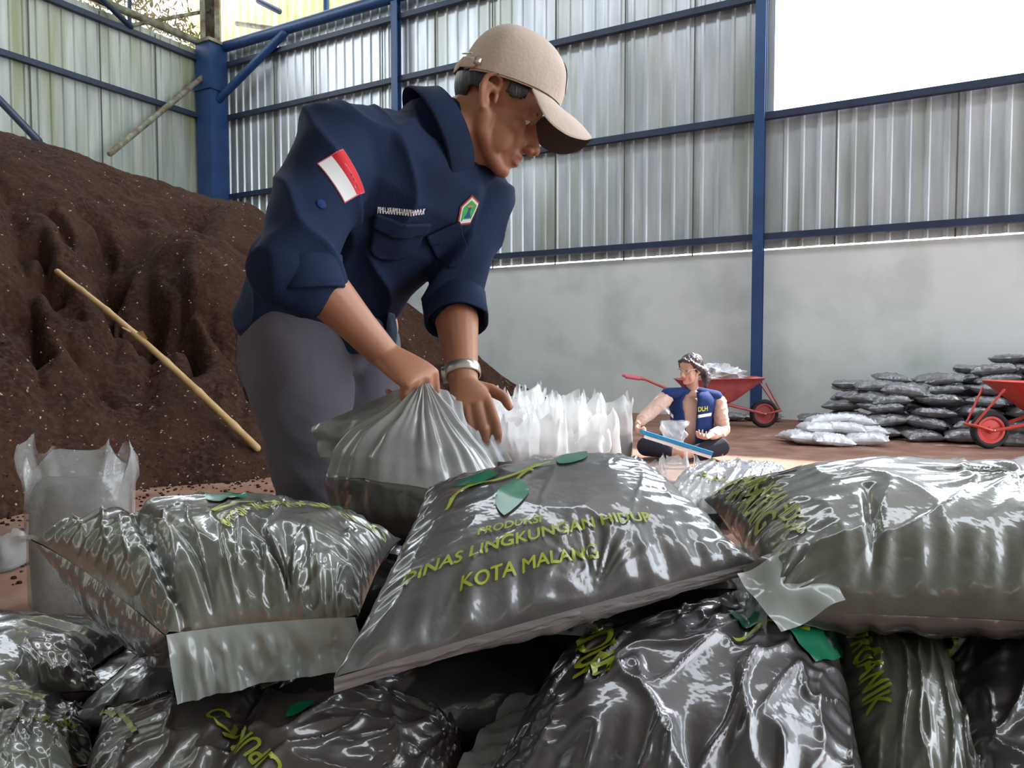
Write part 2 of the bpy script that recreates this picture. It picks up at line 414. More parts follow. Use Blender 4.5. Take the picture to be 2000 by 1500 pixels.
def heap_h(a, Y):
    T, D, C = lerp_tab(HT, a)
    k = (Y - T) / (D - T)
    if k <= 0: return -0.03
    x = a * Y
    if k < 1: h = C * (k ** .92) * (1 + .10 * sin(k * pi))
    else: h = C - (Y - D) * .12 * C
    e = min(1, k * 3) * (1 if k < .72 else max(.12, 1 - (k - .72) * 3.4))
    # gullies running down the face, slanting to the right
    g = noise.noise(V((x * 1.25 + Y * .62, (Y * .5 - x * .35) * .55, 3.1)))
    g2 = noise.noise(V((x * 3.1 + Y * 1.5, (Y - x) * .9, 7.7)))
    rid = (1 - abs(g)) ** 6
    h += e * (-.30 * rid * (.35 + .65 * sin(min(k, 1) * pi)) + .20 * g + .085 * g2 + .05 * fbm(V((x * 5, Y * 5, 0))))
    h += min(1, k * 3) * .02 * noise.noise(V((x * 14, Y * 14, 1)))
    for (ax, ay, bx, by, wd_, dp) in CR:
        dx, dy = bx - ax, by - ay; q = max(0, min(1, ((x - ax) * dx + (Y - ay) * dy) / (dx * dx + dy * dy)))
        jx = .10 * noise.noise(V((x * 4, Y * 4, 5))); d = hypot(x + jx - ax - q * dx, Y + jx - ay - q * dy)
        h -= dp * exp(-(d / wd_) ** 2)
    # slumped block near the middle of the face
    cx, cy = -2.75, 6.5
    d = hypot((x - cx) / .75, (Y - cy) / .65)
    h += .28 * max(0, 1 - d ** 3) if d < 1 else 0
    return max(h, -.03)
def heap_pt(px, py):
    for i in range(500):
        Y = 3 + i * .015; p = at(px, py, Y)
        if heap_h(p.x / Y, Y) >= p.z: return p
    return at(px, py, 6)
_cr = []
for pl, wd_, dp in ((((190, 430), (205, 500), (210, 570), (255, 610), (330, 625)), .10, .34), (((255, 560), (300, 600), (350, 650), (380, 700)), .08, .26), (((60, 480), (105, 530), (120, 590)), .07, .22), (((20, 590), (60, 690)), .08, .20),
                    (((330, 500), (350, 560), (430, 620)), .07, .18), (((100, 400), (140, 470)), .06, .16), (((420, 600), (470, 700), (500, 760)), .08, .16), (((150, 680), (210, 770)), .07, .15)):
    q = [heap_pt(*p) for p in pl]
    for a_1, b_1 in zip(q, q[1:]): _cr.append((a_1.x, a_1.y, b_1.x, b_1.y, wd_, dp))
CR += _cr
mb = MB(); rows = []; NA, NR = 380, 340
for i in range(NA + 1):
    a = -1.3 + 1.39 * i / NA
    T, D, C = lerp_tab(HT, a); wd = wall_depth(a); row = []
    for j in range(NR + 1):
        k = j / NR; Y = T - .05 + (wd - T + .05) * k ** 1.35
        row.append(V((a * Y, Y, heap_h(a, Y))))
    rows.append(row)
mb.grid(rows); mb.f = [tuple(reversed(f)) for f in mb.f]
tag(mb.build('compost_heap', M['soil']), 'huge dark brown heap of compost piled against the corner cladding', 'soil heap')
# crumbs of soil and wood chips on and before the heap
mb = MB(); random.seed(11)
for i in range(2200):
    a = random.uniform(-.72, .0); T, D, C = lerp_tab(HT, a); Y = T + (D - T) * random.random() ** 1.6 * .95
    p = V((a * Y, Y, heap_h(a, Y))); r = random.uniform(.003, .009)
    mb.cur = 1 if random.random() < .4 else 0
    X = V((random.gauss(0, 1), random.gauss(0, 1), random.gauss(0, .5))).normalized(); Yv = X.orthogonal().normalized()
    mb.box(p + V((0, 0, r * .5)), (r * random.uniform(1, 3), r, r * .7), (X, Yv, X.cross(Yv)))
for i in range(700):
    a = random.uniform(-.8, -.02); T, D, C = lerp_tab(HT, a); Y = T - random.random() ** 2 * 1.2
    r = random.uniform(.004, .014); mb.cur = 0
    mb.ell(V((a * Y, Y, r * .3)), (r, r * .8, r * .6), None, 6, 4)
mb.cur = 0
tag(mb.build('soil_crumbs', [M['soil'], M['chips']], smooth=False), 'loose crumbs and pale wood chips scattered over the compost heap', 'soil crumbs', kind='stuff')

# bamboo pole lying on the heap
def heap_pt(px, py):
    for i in range(400):
        Y = 3 + i * .02; p = at(px, py, Y)
        if heap_h(p.x / Y, Y) >= p.z: return p
    return at(px, py, 6)
pa, pb = heap_pt(122, 545), heap_pt(505, 882)
pa = pa + V((0, -.06, .05)); pb = pb + V((0, -.03, .03))
t = thing('bamboo_pole', pb, 'long pale bamboo pole leaning on the face of the compost heap', 'pole')
mb = MB(); pts = []; rr = []
for i in range(41):
    k = i / 40; p = pa.lerp(pb, k) + V((0, -.12 * sin(k * pi), .10 * sin(k * pi))); pts.append(p); rr.append((.021 + .006 * k) * (1.18 if i % 6 == 0 else 1))
mb.tube(pts, rr, 12); mb.build('cane', M['bamboo'], t)
mb = MB(); q = pts[19]; mb.add([q, q + V((-.05, 0, .04)), q + V((.03, -.02, .06)), q + V((.06, -.01, .0))], [(0, 1, 2, 3)])
mb.tube([pts[18], pts[18] + V((-.08, -.03, .05))], [.012, .006], 8); mb.build('twig_stub', M['bamboo'], t)

# ------------------------------------------------------------------ flat prints laid on curved surfaces
def cut_grid(bm, step):
    xs = [v.co.x for v in bm.verts]; ys = [v.co.y for v in bm.verts]
    if not xs: return
    for lo, hi, nrm in ((min(xs), max(xs), V((1, 0, 0))), (min(ys), max(ys), V((0, 1, 0)))):
        x = lo + step
        while x < hi:
            bmesh.ops.bisect_plane(bm, geom=bm.verts[:] + bm.edges[:] + bm.faces[:], plane_co=nrm * x, plane_no=nrm, dist=1e-6)
            x += step
def text_bm(s, off=.012):
    c = bpy.data.curves.new('t', 'FONT'); c.body = s; c.offset = 0; c.align_x = 'CENTER'; c.resolution_u = 3
    o = bpy.data.objects.new('t', c); COL.objects.link(o)
    bpy.context.view_layer.update()
    dg = bpy.context.evaluated_depsgraph_get()
    me = bpy.data.meshes.new_from_object(o.evaluated_get(dg))
    bpy.data.objects.remove(o); bm = bmesh.new(); bm.from_mesh(me); bpy.data.curves.remove(c)
    for dx, dy in ((.022, .0), (-.022, .0), (0, .02), (0, -.02)):
        me.transform(Matrix.Translation((dx, dy, 0))); bm.from_mesh(me); me.transform(Matrix.Translation((-dx, -dy, 0)))
    bpy.data.meshes.remove(me)
    return bm
def poly_bm(pts):
    bm = bmesh.new(); bm.faces.new([bm.verts.new((x, y, 0)) for x, y in pts]); return bm
def project(bm, fn, name, m, parent, step=.12):
    cut_grid(bm, step)
    bmesh.ops.triangulate(bm, faces=[f for f in bm.faces if len(f.verts) > 4])
    off = base_of(parent)
    for v in bm.verts: v.co = fn(v.co.x, v.co.y) - off
    me = bpy.data.meshes.new(name); bm.to_mesh(me); bm.free(); me.materials.append(m)
    for p in me.polygons: p.use_smooth = True
    o = bpy.data.objects.new(name, me); COL.objects.link(o); o.parent = parent
    return o
def leaf_pts(n=22, w=.42):
    r = []
    for i in range(n + 1): k = i / n; r.append((w * sin(k * pi) ** .8 * (1 - .35 * k), k * 1.25))
    for i in range(n - 1, 0, -1): k = i / n; r.append((-w * sin(k * pi) ** .8 * (1 - .35 * k), k * 1.25))
    return r

# ------------------------------------------------------------------ plump plastic bags
class Bag:
    def __init__(s, c00, c10, c11, c01, ht=.07, hb=.05, botdir=None, seed=0, wr=.006, grooves=(), q=.5, pin=.05, up=None, folds=.004, ff=3.0, rad=()):
        s.c = [V(c00), V(c10), V(c11), V(c01)]; s.ht = ht; s.hb = hb; s.seed = seed; s.wr = wr; s.gr = grooves; s.q = q; s.pin = pin
        s.N = ((s.c[1] - s.c[0]) + (s.c[2] - s.c[3])).cross((s.c[3] - s.c[0]) + (s.c[2] - s.c[1])).normalized()
        s.U = up.normalized() if up is not None else s.N
        s.B = botdir.normalized() if botdir is not None else -s.N
        s.folds = folds; s.ff = ff; s.rad = rad
        s.lu = ((s.c[1] - s.c[0]).length + (s.c[2] - s.c[3]).length) / 2; s.lv = ((s.c[3] - s.c[0]).length + (s.c[2] - s.c[1]).length) / 2
    def base(s, u, v):
        u2 = u * (1 - s.pin * (1 - v * v)); v2 = v * (1 - s.pin * (1 - u * u))
        a = (u2 + 1) / 2; b = (v2 + 1) / 2
        return s.c[0] * ((1 - a) * (1 - b)) + s.c[1] * (a * (1 - b)) + s.c[2] * (a * b) + s.c[3] * ((1 - a) * b)
    def prof(s, u, v):
        return (max(0, 1 - abs(u) ** 2.4) ** s.q) * (max(0, 1 - abs(v) ** 2.4) ** s.q)
    def crease(s, u, v, side):
        sd = s.seed * 7.3 + side * 31
        ev = 1 - abs(v); eu = 1 - abs(u)
        cv = exp(-ev / .22) * min(1, ev / .03) * noise.noise(V((u * 11, sd + (2 if v > 0 else 0), v * 1.2)))
        cu = exp(-eu / .22) * min(1, eu / .03) * noise.noise(V((v * 11, sd + (5 if u > 0 else 9), u * 1.2)))
        env = min(1, ev / .15) * min(1, eu / .15)
        w1 = noise.noise(V((u * s.ff + sd, v * s.ff * .8, sd))) ; rid = (1 - abs(w1)) ** 9
        w2 = noise.noise(V((u * s.ff * 2.2 - v * 1.3, v * 1.6 + sd, sd * 1.7))); rid2 = (1 - abs(w2)) ** 12
        c = s.wr * 2.2 * (cv + cu) + env * s.folds * (1.2 * rid + 1.3 * rid2 + 1.6 * w1)
        for (u0, v0, R, amp, k) in s.rad:                     # pleats running out of one point
            du = u - u0; dv = v - v0; d = hypot(du * s.lu, dv * s.lv) / (s.lu * .5); an = atan2(dv * s.lv, du * s.lu)
            c += amp * exp(-(d / R) ** 2) * min(1, d * 5) * noise.noise(V((an * k, sd, d * .6))) * min(1, ev / .06) * min(1, eu / .06)
        for (u0, v0, u1, v1, wd, dep) in s.gr:
            dx, dy = u1 - u0, v1 - v0; L2 = dx * dx + dy * dy; k = max(0, min(1, ((u - u0) * dx + (v - v0) * dy) / L2))
            d = hypot(u - u0 - k * dx, v - v0 - k * dy); c -= dep * exp(-(d / wd) ** 2) * (.35 + .65 * sin(k * pi) if 0 < k < 1 else .35)
        return c
    def top(s, u, v): return s.base(u, v) + s.U * (s.ht * s.prof(u, v) + s.crease(u, v, 0))
    def bot(s, u, v): return s.base(u, v) + s.B * (s.hb * s.prof(u, v) + .6 * s.crease(u, v, 1))
    def nrm(s, u, v):
        e = .01; p = s.top(u, v); a = s.top(min(u + e, .999), v) - s.top(max(u - e, -.999), v); b = s.top(u, min(v + e, .999)) - s.top(u, max(v - e, -.999))
        return a.cross(b).normalized()
    def mesh(s, n=120, m=90):
        mb = MB()
        f = lambda k: sin((k - .5) * pi) * .35 + (k - .5) * 2 * .65
        us = [f(i / n) for i in range(n + 1)]; vs = [f(j / m) for j in range(m + 1)]
        us = [u / us[-1] for u in us]; vs = [v / vs[-1] for v in vs]
        mb.grid([[s.top(u, v) for u in us] for v in vs])
        mb.cur = 1
        mb.grid([[s.bot(u, v) - s.U * (.0004 if max(abs(u), abs(v)) > .999 else 0) for u in reversed(us)] for v in vs])
        return mb
    def uv_at(s, px, py):
        """the spot of the upper film that lies on the line of sight through a picture point"""
        d = (at(px, py, 1) - V((0, 0, CAMZ))).normalized(); best = None
        def err(u, v):
            p = s.top(u, v) - V((0, 0, CAMZ)); k = p.dot(d); return (p - d * k).length / max(k, .01) + (0.03 if s.nrm(u, v).dot(d) > 0 else 0)
        for i in range(25):
            for j in range(25):
                u, v = -.96 + .08 * i, -.96 + .08 * j; e = err(u, v)
                if best is None or e < best[0]: best = (e, u, v)
        st = .04
        while st > .001:
            m = min((err(max(-.98, min(.98, best[1] + a * st)), max(-.98, min(.98, best[2] + b * st))), max(-.98, min(.98, best[1] + a * st)), max(-.98, min(.98, best[2] + b * st))) for a in (-1, 0, 1) for b in (-1, 0, 1))
            if m[0] < best[0] - 1e-9: best = m
            else: st /= 2
        return best[1], best[2]
    def cpos(s): return sum(s.c, V((0, 0, 0))) / 4
    def mapper(s, u0, v0, size, ang, off=.0024):
        ca, sa = cos(ang), sin(ang)
        def fn(x, y):
            X = (x * ca - y * sa) * size; Y = (x * sa + y * ca) * size
            u = max(-.985, min(.985, u0 + 2 * X / s.lu)); v = max(-.985, min(.985, v0 + 2 * Y / s.lv))
            return s.top(u, v) + s.nrm(u, v) * off
        return fn
    def flap(s, edge, out, L=.05, n=60, m=12, t0=-1, t1=1, seed=0, wav=.006, skew=0, taper=0):
        """the flat sealed lip beyond a seam"""
        mb = MB(); rows = []
        for j in range(m + 1):
            k = j / m; r = []
            for i in range(n + 1):
                t = t0 + (t1 - t0) * i / n
                p = s.base(t, -1) if edge == 'v-' else s.base(t, 1) if edge == 'v+' else s.base(-1, t) if edge == 'u-' else s.base(1, t)
                tv = (s.c[1] - s.c[0]).normalized() if edge[0] == 'v' else (s.c[3] - s.c[0]).normalized()
                o = V(out).normalized()
                r.append(p + o * (L * k * (1 - taper * (t - t0) / (t1 - t0))) + tv * (skew * k) + o.cross(tv).normalized() * (wav * k * noise.noise(V((t * 5, k * 1.5, seed + s.seed))) * 2 + wav * .6 * k * noise.noise(V((t * 16, k, seed + 5))) + .004 * sin(k * pi) * (1 - abs(noise.noise(V((t * 9, k * 2.5, seed + 8))))) ** 7))
            rows.append(r)
        mb.grid(rows)
        return mb

def make_bag(bag, label, mats, group='compost bags of the front pile', n=120, m=90):
    c = bag.cpos(); t = thing('compost_bag', V((c.x, c.y, min(p.z for p in bag.c) - bag.hb * .5)), label, 'compost bag', group)
    bag.mesh(n, m).build('bag_body', mats, t)
    return t
def logo(bag, t, u, v, size, ang, m=None):
    """a sprig: curved yellow stem with green leaves"""
    m = m or M['leaf']
    def place(pts, dx, dy, sc, a, nm, mm):
        ca, sa = cos(a), sin(a)
        bm = poly_bm([((x * ca - y * sa) * sc + dx, (x * sa + y * ca) * sc + dy) for x, y in pts])
        project(bm, bag.mapper(u, v, size, ang), nm, mm, t, .15)
    st = []
    for i in range(21): k = i / 20; st.append((-1.6 + 3.6 * k, .35 + .55 * sin(k * 2.4)))
    up_ = [(x, y + .07) for x, y in st]; dn = [(x, y - .05) for x, y in reversed(st)]
    place(up_ + dn, 0, 0, 1, 0, 'printed_stem', M['ink'])
    place(leaf_pts(), .25, -.95, 1.0, 0.02, 'printed_leaf', m)
    place(leaf_pts(), -1.55, .15, 1.05, -1.35, 'printed_leaf', m)
    place(leaf_pts(), 1.1, .95, .9, -.9, 'printed_leaf', m)
def txt(bag, t, s, u, v, size, ang, m=None, off=.012):
    project(text_bm(s, off), bag.mapper(u, v, size, ang), 'printed_lettering', m or M['ink'], t, .16)

def txl(bag, t, s, p0, p1, m=None, off=.008, sz=None, name='printed_lettering'):
    u0, v0 = bag.uv_at(*p0); u1, v1 = bag.uv_at(*p1)
    bm = text_bm(s, off); xs = [v.co.x for v in bm.verts]; wd = max(xs) - min(xs)
    dx, dy = (u1 - u0) * bag.lu / 2, (v1 - v0) * bag.lv / 2
    project(bm, bag.mapper((u0 + u1) / 2, (v0 + v1) / 2, sz or hypot(dx, dy) / wd, atan2(dy, dx)), name, m or M['ink'], t, .16)
def lfl(bag, t, p0, p1, m=None, w_=.42):
    """a printed leaf from its tip p0 to its foot p1"""
    u0, v0 = bag.uv_at(*p1); u1, v1 = bag.uv_at(*p0); dx, dy = (u1 - u0) * bag.lu / 2, (v1 - v0) * bag.lv / 2
    project(poly_bm(leaf_pts(w=w_)), bag.mapper(u0, v0, hypot(dx, dy) / 1.25, atan2(dy, dx) - pi / 2), 'printed_leaf', m or M['leaf'], t, .15)
def stl(bag, t, pts, m=None, wd=.0028):
    uv = [bag.uv_at(*p) for p in pts]; q = [V((u * bag.lu / 2, v * bag.lv / 2, 0)) for u, v in uv]; r = []
    for i in range(len(q) - 1):
        for k in range(8):
            p0, p1, p2, p3 = q[max(i - 1, 0)], q[i], q[i + 1], q[min(i + 2, len(q) - 1)]; x = k / 8
            r.append(.5 * ((2 * p1) + (p2 - p0) * x + (2 * p0 - 5 * p1 + 4 * p2 - p3) * x * x + (3 * p1 - 3 * p2 + p3 - p0) * x ** 3))
    r.append(q[-1]); a = []; b = []
    for i, p in enumerate(r):
        d = (r[min(i + 1, len(r) - 1)] - r[max(i - 1, 0)]).normalized(); n_ = V((-d.y, d.x, 0)) * wd; a.append(p + n_); b.append(p - n_)
    bm = bmesh.new(); va = [bm.verts.new(p) for p in a]; vb = [bm.verts.new(p) for p in b]
    for i in range(len(a) - 1): bm.faces.new((vb[i], vb[i + 1], va[i + 1], va[i]))
    project(bm, bag.mapper(0, 0, 1, 0), 'printed_stem', m or M['ink'], t, .02)
fw = V((0, -1, 0)); upz = V((0, 0, 1))
# B: the centre bag
B = Bag(at(652, 1325, .60), at(1478, 1097, .80), at(1245, 895, 1.02), at(838, 955, .90), ht=.058, hb=.055, botdir=V((0.05, -.45, -1)), up=V((-.03, -.30, 1)), seed=1, wr=.0045, q=.55, pin=.03, folds=.0012, ff=1.6,
        rad=((1, 1, .8, .006, 5.0), (.1, -1, .6, .005, 8)))
tB = make_bag(B, 'grey lettered compost bag lying in the middle on top of the front pile', [M['bag'], M['bag_under']], n=170, m=130)
txl(B, tB, 'PRODUKSI :', (932, 1048), (1070, 1020))
txl(B, tB, 'DINAS LINGKUNGAN HIDUP', (782, 1150), (1272, 1022), off=.010)
txl(B, tB, 'KOTA MALANG', (898, 1158), (1168, 1092), off=.010)
lfl(B, tB, (985, 1010), (1010, 938)); lfl(B, tB, (890, 950), (975, 928)); lfl(B, tB, (1145, 872), (1090, 908))
stl(B, tB, ((872, 1000), (905, 958), (980, 938), (1075, 905))); stl(B, tB, ((1010, 940), (1022, 928), (1040, 918)))
B.flap('v-', V((0, -.1, -1)), L=.012, wav=.001).build('seam_lip', M['bag_under'], tB)
# A: the left top bag
Ab = Bag(at(325, 1240, .66), at(700, 1205, .72), at(785, 1052, 1.02), at(60, 1052, .98), ht=.085, hb=.085, botdir=V((-.35, -.35, -1)), up=V((-.05, -.1, 1)), seed=4, wr=.006, q=.5, folds=.004, ff=2.4,
         grooves=((-.80, -1, -.45, .95, .05, .022), (-.45, -.9, -.6, .8, .04, .008)), rad=((.3, -1.0, .9, .02, 6.0), (.2, 1.0, .6, .01, 6)))
tA = make_bag(Ab, 'grey green compost bag with a clear front lip, top left of the front pile', [M['bag_olive'], M['bag_brown']], n=170, m=130)
Ab.flap('v-', V((.04, -.25, -1)), L=.062, wav=.009, t0=-1, t1=.96, skew=.012, taper=.2).build('clear_lip', M['film'], tA)
Ab.flap('v+', V((-1, 0, .15)), L=.02, wav=.004, t0=-1, t1=-.93).build('clear_corner', M['film'], tA)
txl(Ab, tA, 'DINAS LINGKUNGAN HIDUP', (742, 1035), (425, 1030), M['ink_faded'])
lfl(Ab, tA, (405, 972), (470, 976)); lfl(Ab, tA, (612, 984), (668, 998)); stl(Ab, tA, ((415, 1000), (460, 985), (545, 985)), M['ink_faded'])
# C: the right top bag
Cb = Bag(at(1500, 1195, .74), at(2350, 1240, .74), at(2300, 975, 1.15), at(1375, 975, 1.08), ht=.105, hb=.055, botdir=V((0, -.3, -1)), up=V((0, -.2, 1)), seed=9, wr=.005, q=.45, folds=.0035, ff=1.7,
         rad=((-1, -1, .6, .02, 5), (-1, .5, .4, .010, 9), (.2, 0, .7, .014, 5)), grooves=((-.52, -.95, -.5, -.2, .03, .015),))
tC = make_bag(Cb, 'large grey green compost bag at the right of the top of the front pile', [M['bag_olive'], M['bag_brown']], n=170, m=130)
Cb.flap('u-', V((-.42, -.40, -.62)), L=.075, wav=.012, t0=-1, t1=.1, n=40, skew=-.03).build('clear_corner_fold', M['film'], tC)
txl(Cb, tC, 'LINGKUNGAN HIDUP', (1425, 935), (1545, 1050), M['ink_faded'])
txl(Cb, tC, 'KOTA MALANG', (1395, 965), (1480, 1050), M['ink_faded'])
lfl(Cb, tC, (1515, 905), (1560, 890))
def corner_sheet(c, nm, m, parent, nu=30, nv=24, w_=.004, seed=0, th=.001):
    mb = MB(); a, b, d_, e = [V(q) for q in c]; n_ = (b - a).cross(e - a).normalized()
    rows = [[(a.lerp(b, i / nu)).lerp(e.lerp(d_, i / nu), j / nv) + n_ * (w_ * 2 * noise.noise(V((i / nu * 2.5, j / nv * 2.5, seed))) + w_ * .4 * sin(i / nu * 9 + j / nv * 5)) for i in range(nu + 1)] for j in range(nv + 1)]
    mb.grid(rows); return mb.build(nm, m, parent)
corner_sheet((at(1440, 1120, .77), at(1590, 1050, .80), at(1652, 1168, .73), at(1526, 1236, .70)), 'folded_clear_corner', M['film'], tC, seed=3)
corner_sheet((at(1450, 1110, .79), at(1560, 1048, .81), at(1600, 1150, .745), at(1500, 1195, .735)), 'folded_corner', M['bag'], tC, seed=4)
# E: dark bag below centre right
Eb = Bag(at(880, 1640, .56), at(1730, 1700, .56), at(1640, 1235, .90), at(1090, 1290, .86), ht=.10, hb=.07, up=V((0, -.3, 1)), botdir=V((0, -.1, -1)), seed=14, wr=.006, q=.5, folds=.006, ff=2.0,
         rad=((.35, 1, 1.6, .028, 4.5), (-1, -.6, .8, .012, 5)))
tE = make_bag(Eb, 'dark compost bag with a clear left lip, right below the lettered middle bag', [M['bag_dark'], M['bag_dark']], n=150, m=120)
Eb.flap('u-', V((-1, -.2, -.15)), L=.05, wav=.008, t0=-1, t1=.95).build('clear_lip', M['film'], tE)
txl(Eb, tE, 'HIDUP', (1128, 1250), (1120, 1345))
lfl(Eb, tE, (1420, 1195), (1490, 1215)); lfl(Eb, tE, (1590, 1295), (1575, 1225)); stl(Eb, tE, ((1430, 1250), (1500, 1215), (1580, 1230)))
# F: olive bag standing on edge right
Fb = Bag(at(1690, 1800, .60), at(1960, 1800, .60), at(1830, 1235, .90), at(1615, 1215, .86), ht=.07, hb=.06, up=V((.1, -.5, .8)), seed=19, wr=.008, q=.5, folds=.005, ff=1.6, rad=((0, 1, 1.8, .014, 5),))
tF = make_bag(Fb, 'olive tinted compost bag lettered ORGANIK, squeezed between two darker bags at the lower right', [M['bag_olive'], M['bag_dark']])
txl(Fb, tF, 'ORGANIK', (1655, 1232), (1695, 1400), off=.010)
Fb.flap('u+', V((1, .1, -.1)), L=.035, wav=.008, t0=-.6, t1=1).build('clear_lip', M['film'], tF)
Gb = Bag(at(1910, 1800, .56), at(2500, 1800, .56), at(2420, 1225, .86), at(1815, 1240, .86), ht=.06, hb=.06, up=V((0, -.4, 1)), seed=23, wr=.006, q=.5, folds=.006, ff=2, rad=((-.6, 1, 1.8, .02, 6),))
tG = make_bag(Gb, 'dark compost bag at the lower right edge of the picture', [M['bag_dark'], M['bag_dark']])
txl(Gb, tG, 'PRODUKSI', (1850, 1300), (1945, 1235))
# H: lower left centre
Hb = Bag(at(60, 1760, .58), at(930, 1700, .56), at(920, 1370, .84), at(200, 1395, .84), ht=.075, hb=.06, up=V((0, -.3, 1)), seed=27, wr=.006, q=.5, folds=.005, ff=2, rad=((1, .2, 1.0, .022, 7),), grooves=((-.2, -.9, -.05, .95, .06, .02),))
tH = make_bag(Hb, 'dark compost bag lettered PUPUK under the clear lip of the left bag', [M['bag_brown'], M['bag_dark']], n=150, m=110)
txl(Hb, tH, 'PUPUK KO', (575, 1530), (432, 1385), off=.010)
lfl(Hb, tH, (560, 1405), (612, 1372))
stl(Hb, tH, ((188, 1400), (225, 1370), (270, 1345)), M['ink_faded'], .004); stl(Hb, tH, ((205, 1392), (240, 1400), (265, 1432)), M['ink_faded'], .003)
# I, J, K
Ib = Bag(at(-190, 1385, .86), at(205, 1350, .90), at(140, 1225, 1.15), at(-160, 1280, 1.12), ht=.05, hb=.055, botdir=V((0, -.2, -1)), up=V((0, -.2, 1)), seed=31, wr=.008, q=.45, folds=.004, ff=2, grooves=((.1, -1, .3, .95, .035, .012),))
tI = make_bag(Ib, 'brown tinted compost bag with taped end at the left edge, beside the floor', [M['bag_brown'], M['bag_brown']])
Kb = Bag(at(-220, 1560, .72), at(190, 1500, .74), at(200, 1375, .98), at(-220, 1400, .98), ht=.05, hb=.05, seed=35, up=V((0, -.2, 1)), wr=.008)
tK = make_bag(Kb, 'shadowed green tinted compost bag beneath the taped brown bag at the left edge', [M['bag_dark'], M['bag_dark']])
txl(Kb, tK, 'KOTA MALANG', (5, 1415), (150, 1425))
Jb = Bag(at(-330, 1800, .50), at(250, 1800, .50), at(130, 1440, .68), at(-250, 1455, .68), ht=.05, hb=.05, up=V((0, -.3, 1)), seed=39, wr=.009, folds=.004)
tJ = make_bag(Jb, 'pale olive compost bag in the bottom left corner', [M['bag_olive'], M['bag_dark']])
# D: pale bag behind C, overexposure put into its film colour
Db = Bag(at(1270, 1010, 1.22), at(1560, 1000, 1.22), at(1540, 925, 1.55), at(1330, 930, 1.55), ht=.05, hb=.06, seed=43, wr=.008, up=V((0, -.1, 1)))
tD = make_bag(Db, 'sunlit pale compost bag peeping out behind the two top bags', [M['bag_pale'], M['bag']])
txl(Db, tD, 'DINAS L', (1352, 935), (1425, 950), M['ink_faded'])
# lower courses that carry the pile
random.seed(5)
sup = 0
for k, (zz, ys) in enumerate(((.07, (.62, .92, 1.22)), (.20, (.62, .92, 1.20)), (.33, (.66, .95, 1.17)), (.46, (.98,)))):
    for yy in ys:
        for i in range(5):
            xx = -.98 + i * .48 + (.2 if k % 2 else 0) + random.uniform(-.02, .02)
            if xx > .95 or (yy > 1.1 and -.62 < xx < .12): continue
            c = V((xx, yy, zz)); hx, hy = .225, .145
            b = Bag(c + V((-hx, -hy, 0)), c + V((hx, -hy, 0)), c + V((hx, hy, 0)), c + V((-hx, hy, 0)), ht=.065, hb=.065, seed=60 + sup, wr=.008, pin=.05)
            make_bag(b, 'dark compost bag buried in the %s course of the front pile' % ('lowest', 'second', 'third', 'upper')[k], [M['bag_dark'], M['bag_dark']], n=36, m=28); sup += 1

for i, (x, y, z, r) in enumerate(((-.12, .86, .50, .3), (.14, 1.0, .55, -.2), (-.34, 1.08, .55, .2), (.45, 1.02, .56, .1), (.62, .84, .50, -.1), (.80, 1.12, .56, .2), (-.52, 1.04, .40, 0), (-.72, .80, .45, .3), (.02, .72, .42, .1), (.30, .80, .44, 0), (.06, .96, .62, .1))):
    c = V((x, y, z)); ca, sa = cos(r), sin(r); q = lambda a, b_: c + V((a * ca - b_ * sa, a * sa + b_ * ca, 0))
    b = Bag(q(-.2, -.13), q(.2, -.13), q(.2, .13), q(-.2, .13), ht=.055, hb=.055, seed=90 + i, wr=.008, pin=.05)
    make_bag(b, 'dark compost bag wedged in shadow right under the top bags of the front pile', [M['bag_dark'], M['bag_dark']], n=40, m=30)

# ------------------------------------------------------------------ upright open bags (clear sleeve round a block of soil)
def upright_bag(seed, w=.26, d=.20, h=.24, hs=.5, film='film_white'):
    rnd = random.Random(seed)
    t = thing('upright_bag', V((0, 0, 0)), 'x', 'bag of soil')
    def ring(z, sx, sy, n=40, cr=0, zr=0):
        r = []
        for i in range(n):
            a = 2 * pi * i / n; e = .55
            x = sx * math.copysign(abs(cos(a)) ** e, cos(a)); y = sy * math.copysign(abs(sin(a)) ** e, sin(a))
            k = 1 + cr * noise.noise(V((cos(a) * 2.4 + seed, sin(a) * 2.4, z * 7)))
            r.append(V((x * k, y * k, z + zr * noise.noise(V((cos(a) * 1.9, sin(a) * 1.9 + seed, 3))))))
        return r
    mb = MB(); mb.loft([ring(.0, w * .40, d * .40), ring(.02, w * .47, d * .47, cr=.05), ring(h * .5, w * .5, d * .5, cr=.08), ring(h * .9, w * .48, d * .48, cr=.08), ring(h, w * .40, d * .38, cr=.1, zr=.02)])
    mb.build('soil_block', M['soil_bag'], t)
    mb = MB(); R = []
    for j in range(15):
        k = j / 14; z = .004 + hs * k
        if z < h: s = 1.03
        else: s = 1.03 + .10 * sin((z - h) / (hs - h) * 2.5)
        R.append(ring(z, w * .5 * s * (1 if k > .03 else .88), d * .5 * s * (1 - .55 * max(0, (z - h) / (hs - h))) * (1 if k > .03 else .88), 56, cr=.05 + .38 * max(0, k - .4), zr=.24 * max(0, k - .45)))
    mb.loft(R, cap=False); mb.build('plastic_sleeve', M[film], t)
    return t
protos = [upright_bag(k, w=.27 + .02 * (k % 2), hs=.46 + .03 * (k % 3)) for k in range(4)]
spots = []
for Y, xs, row in ((7.3, (952, 990, 1032, 1074), 'far'), (6.7, (945, 985, 1022, 1066, 1102), 'second far'), (6.15, (962, 1010, 1058, 1108, 1152, 1196), 'middle'), (5.5, (948, 1003, 1060, 1118, 1176), 'near'), (4.9, (940, 1005, 1072, 1140), 'nearest')):
    for i, px in enumerate(xs):
        spots.append((at(px, 800, Y), row, i, 1.0 if Y > 5.2 else .88))
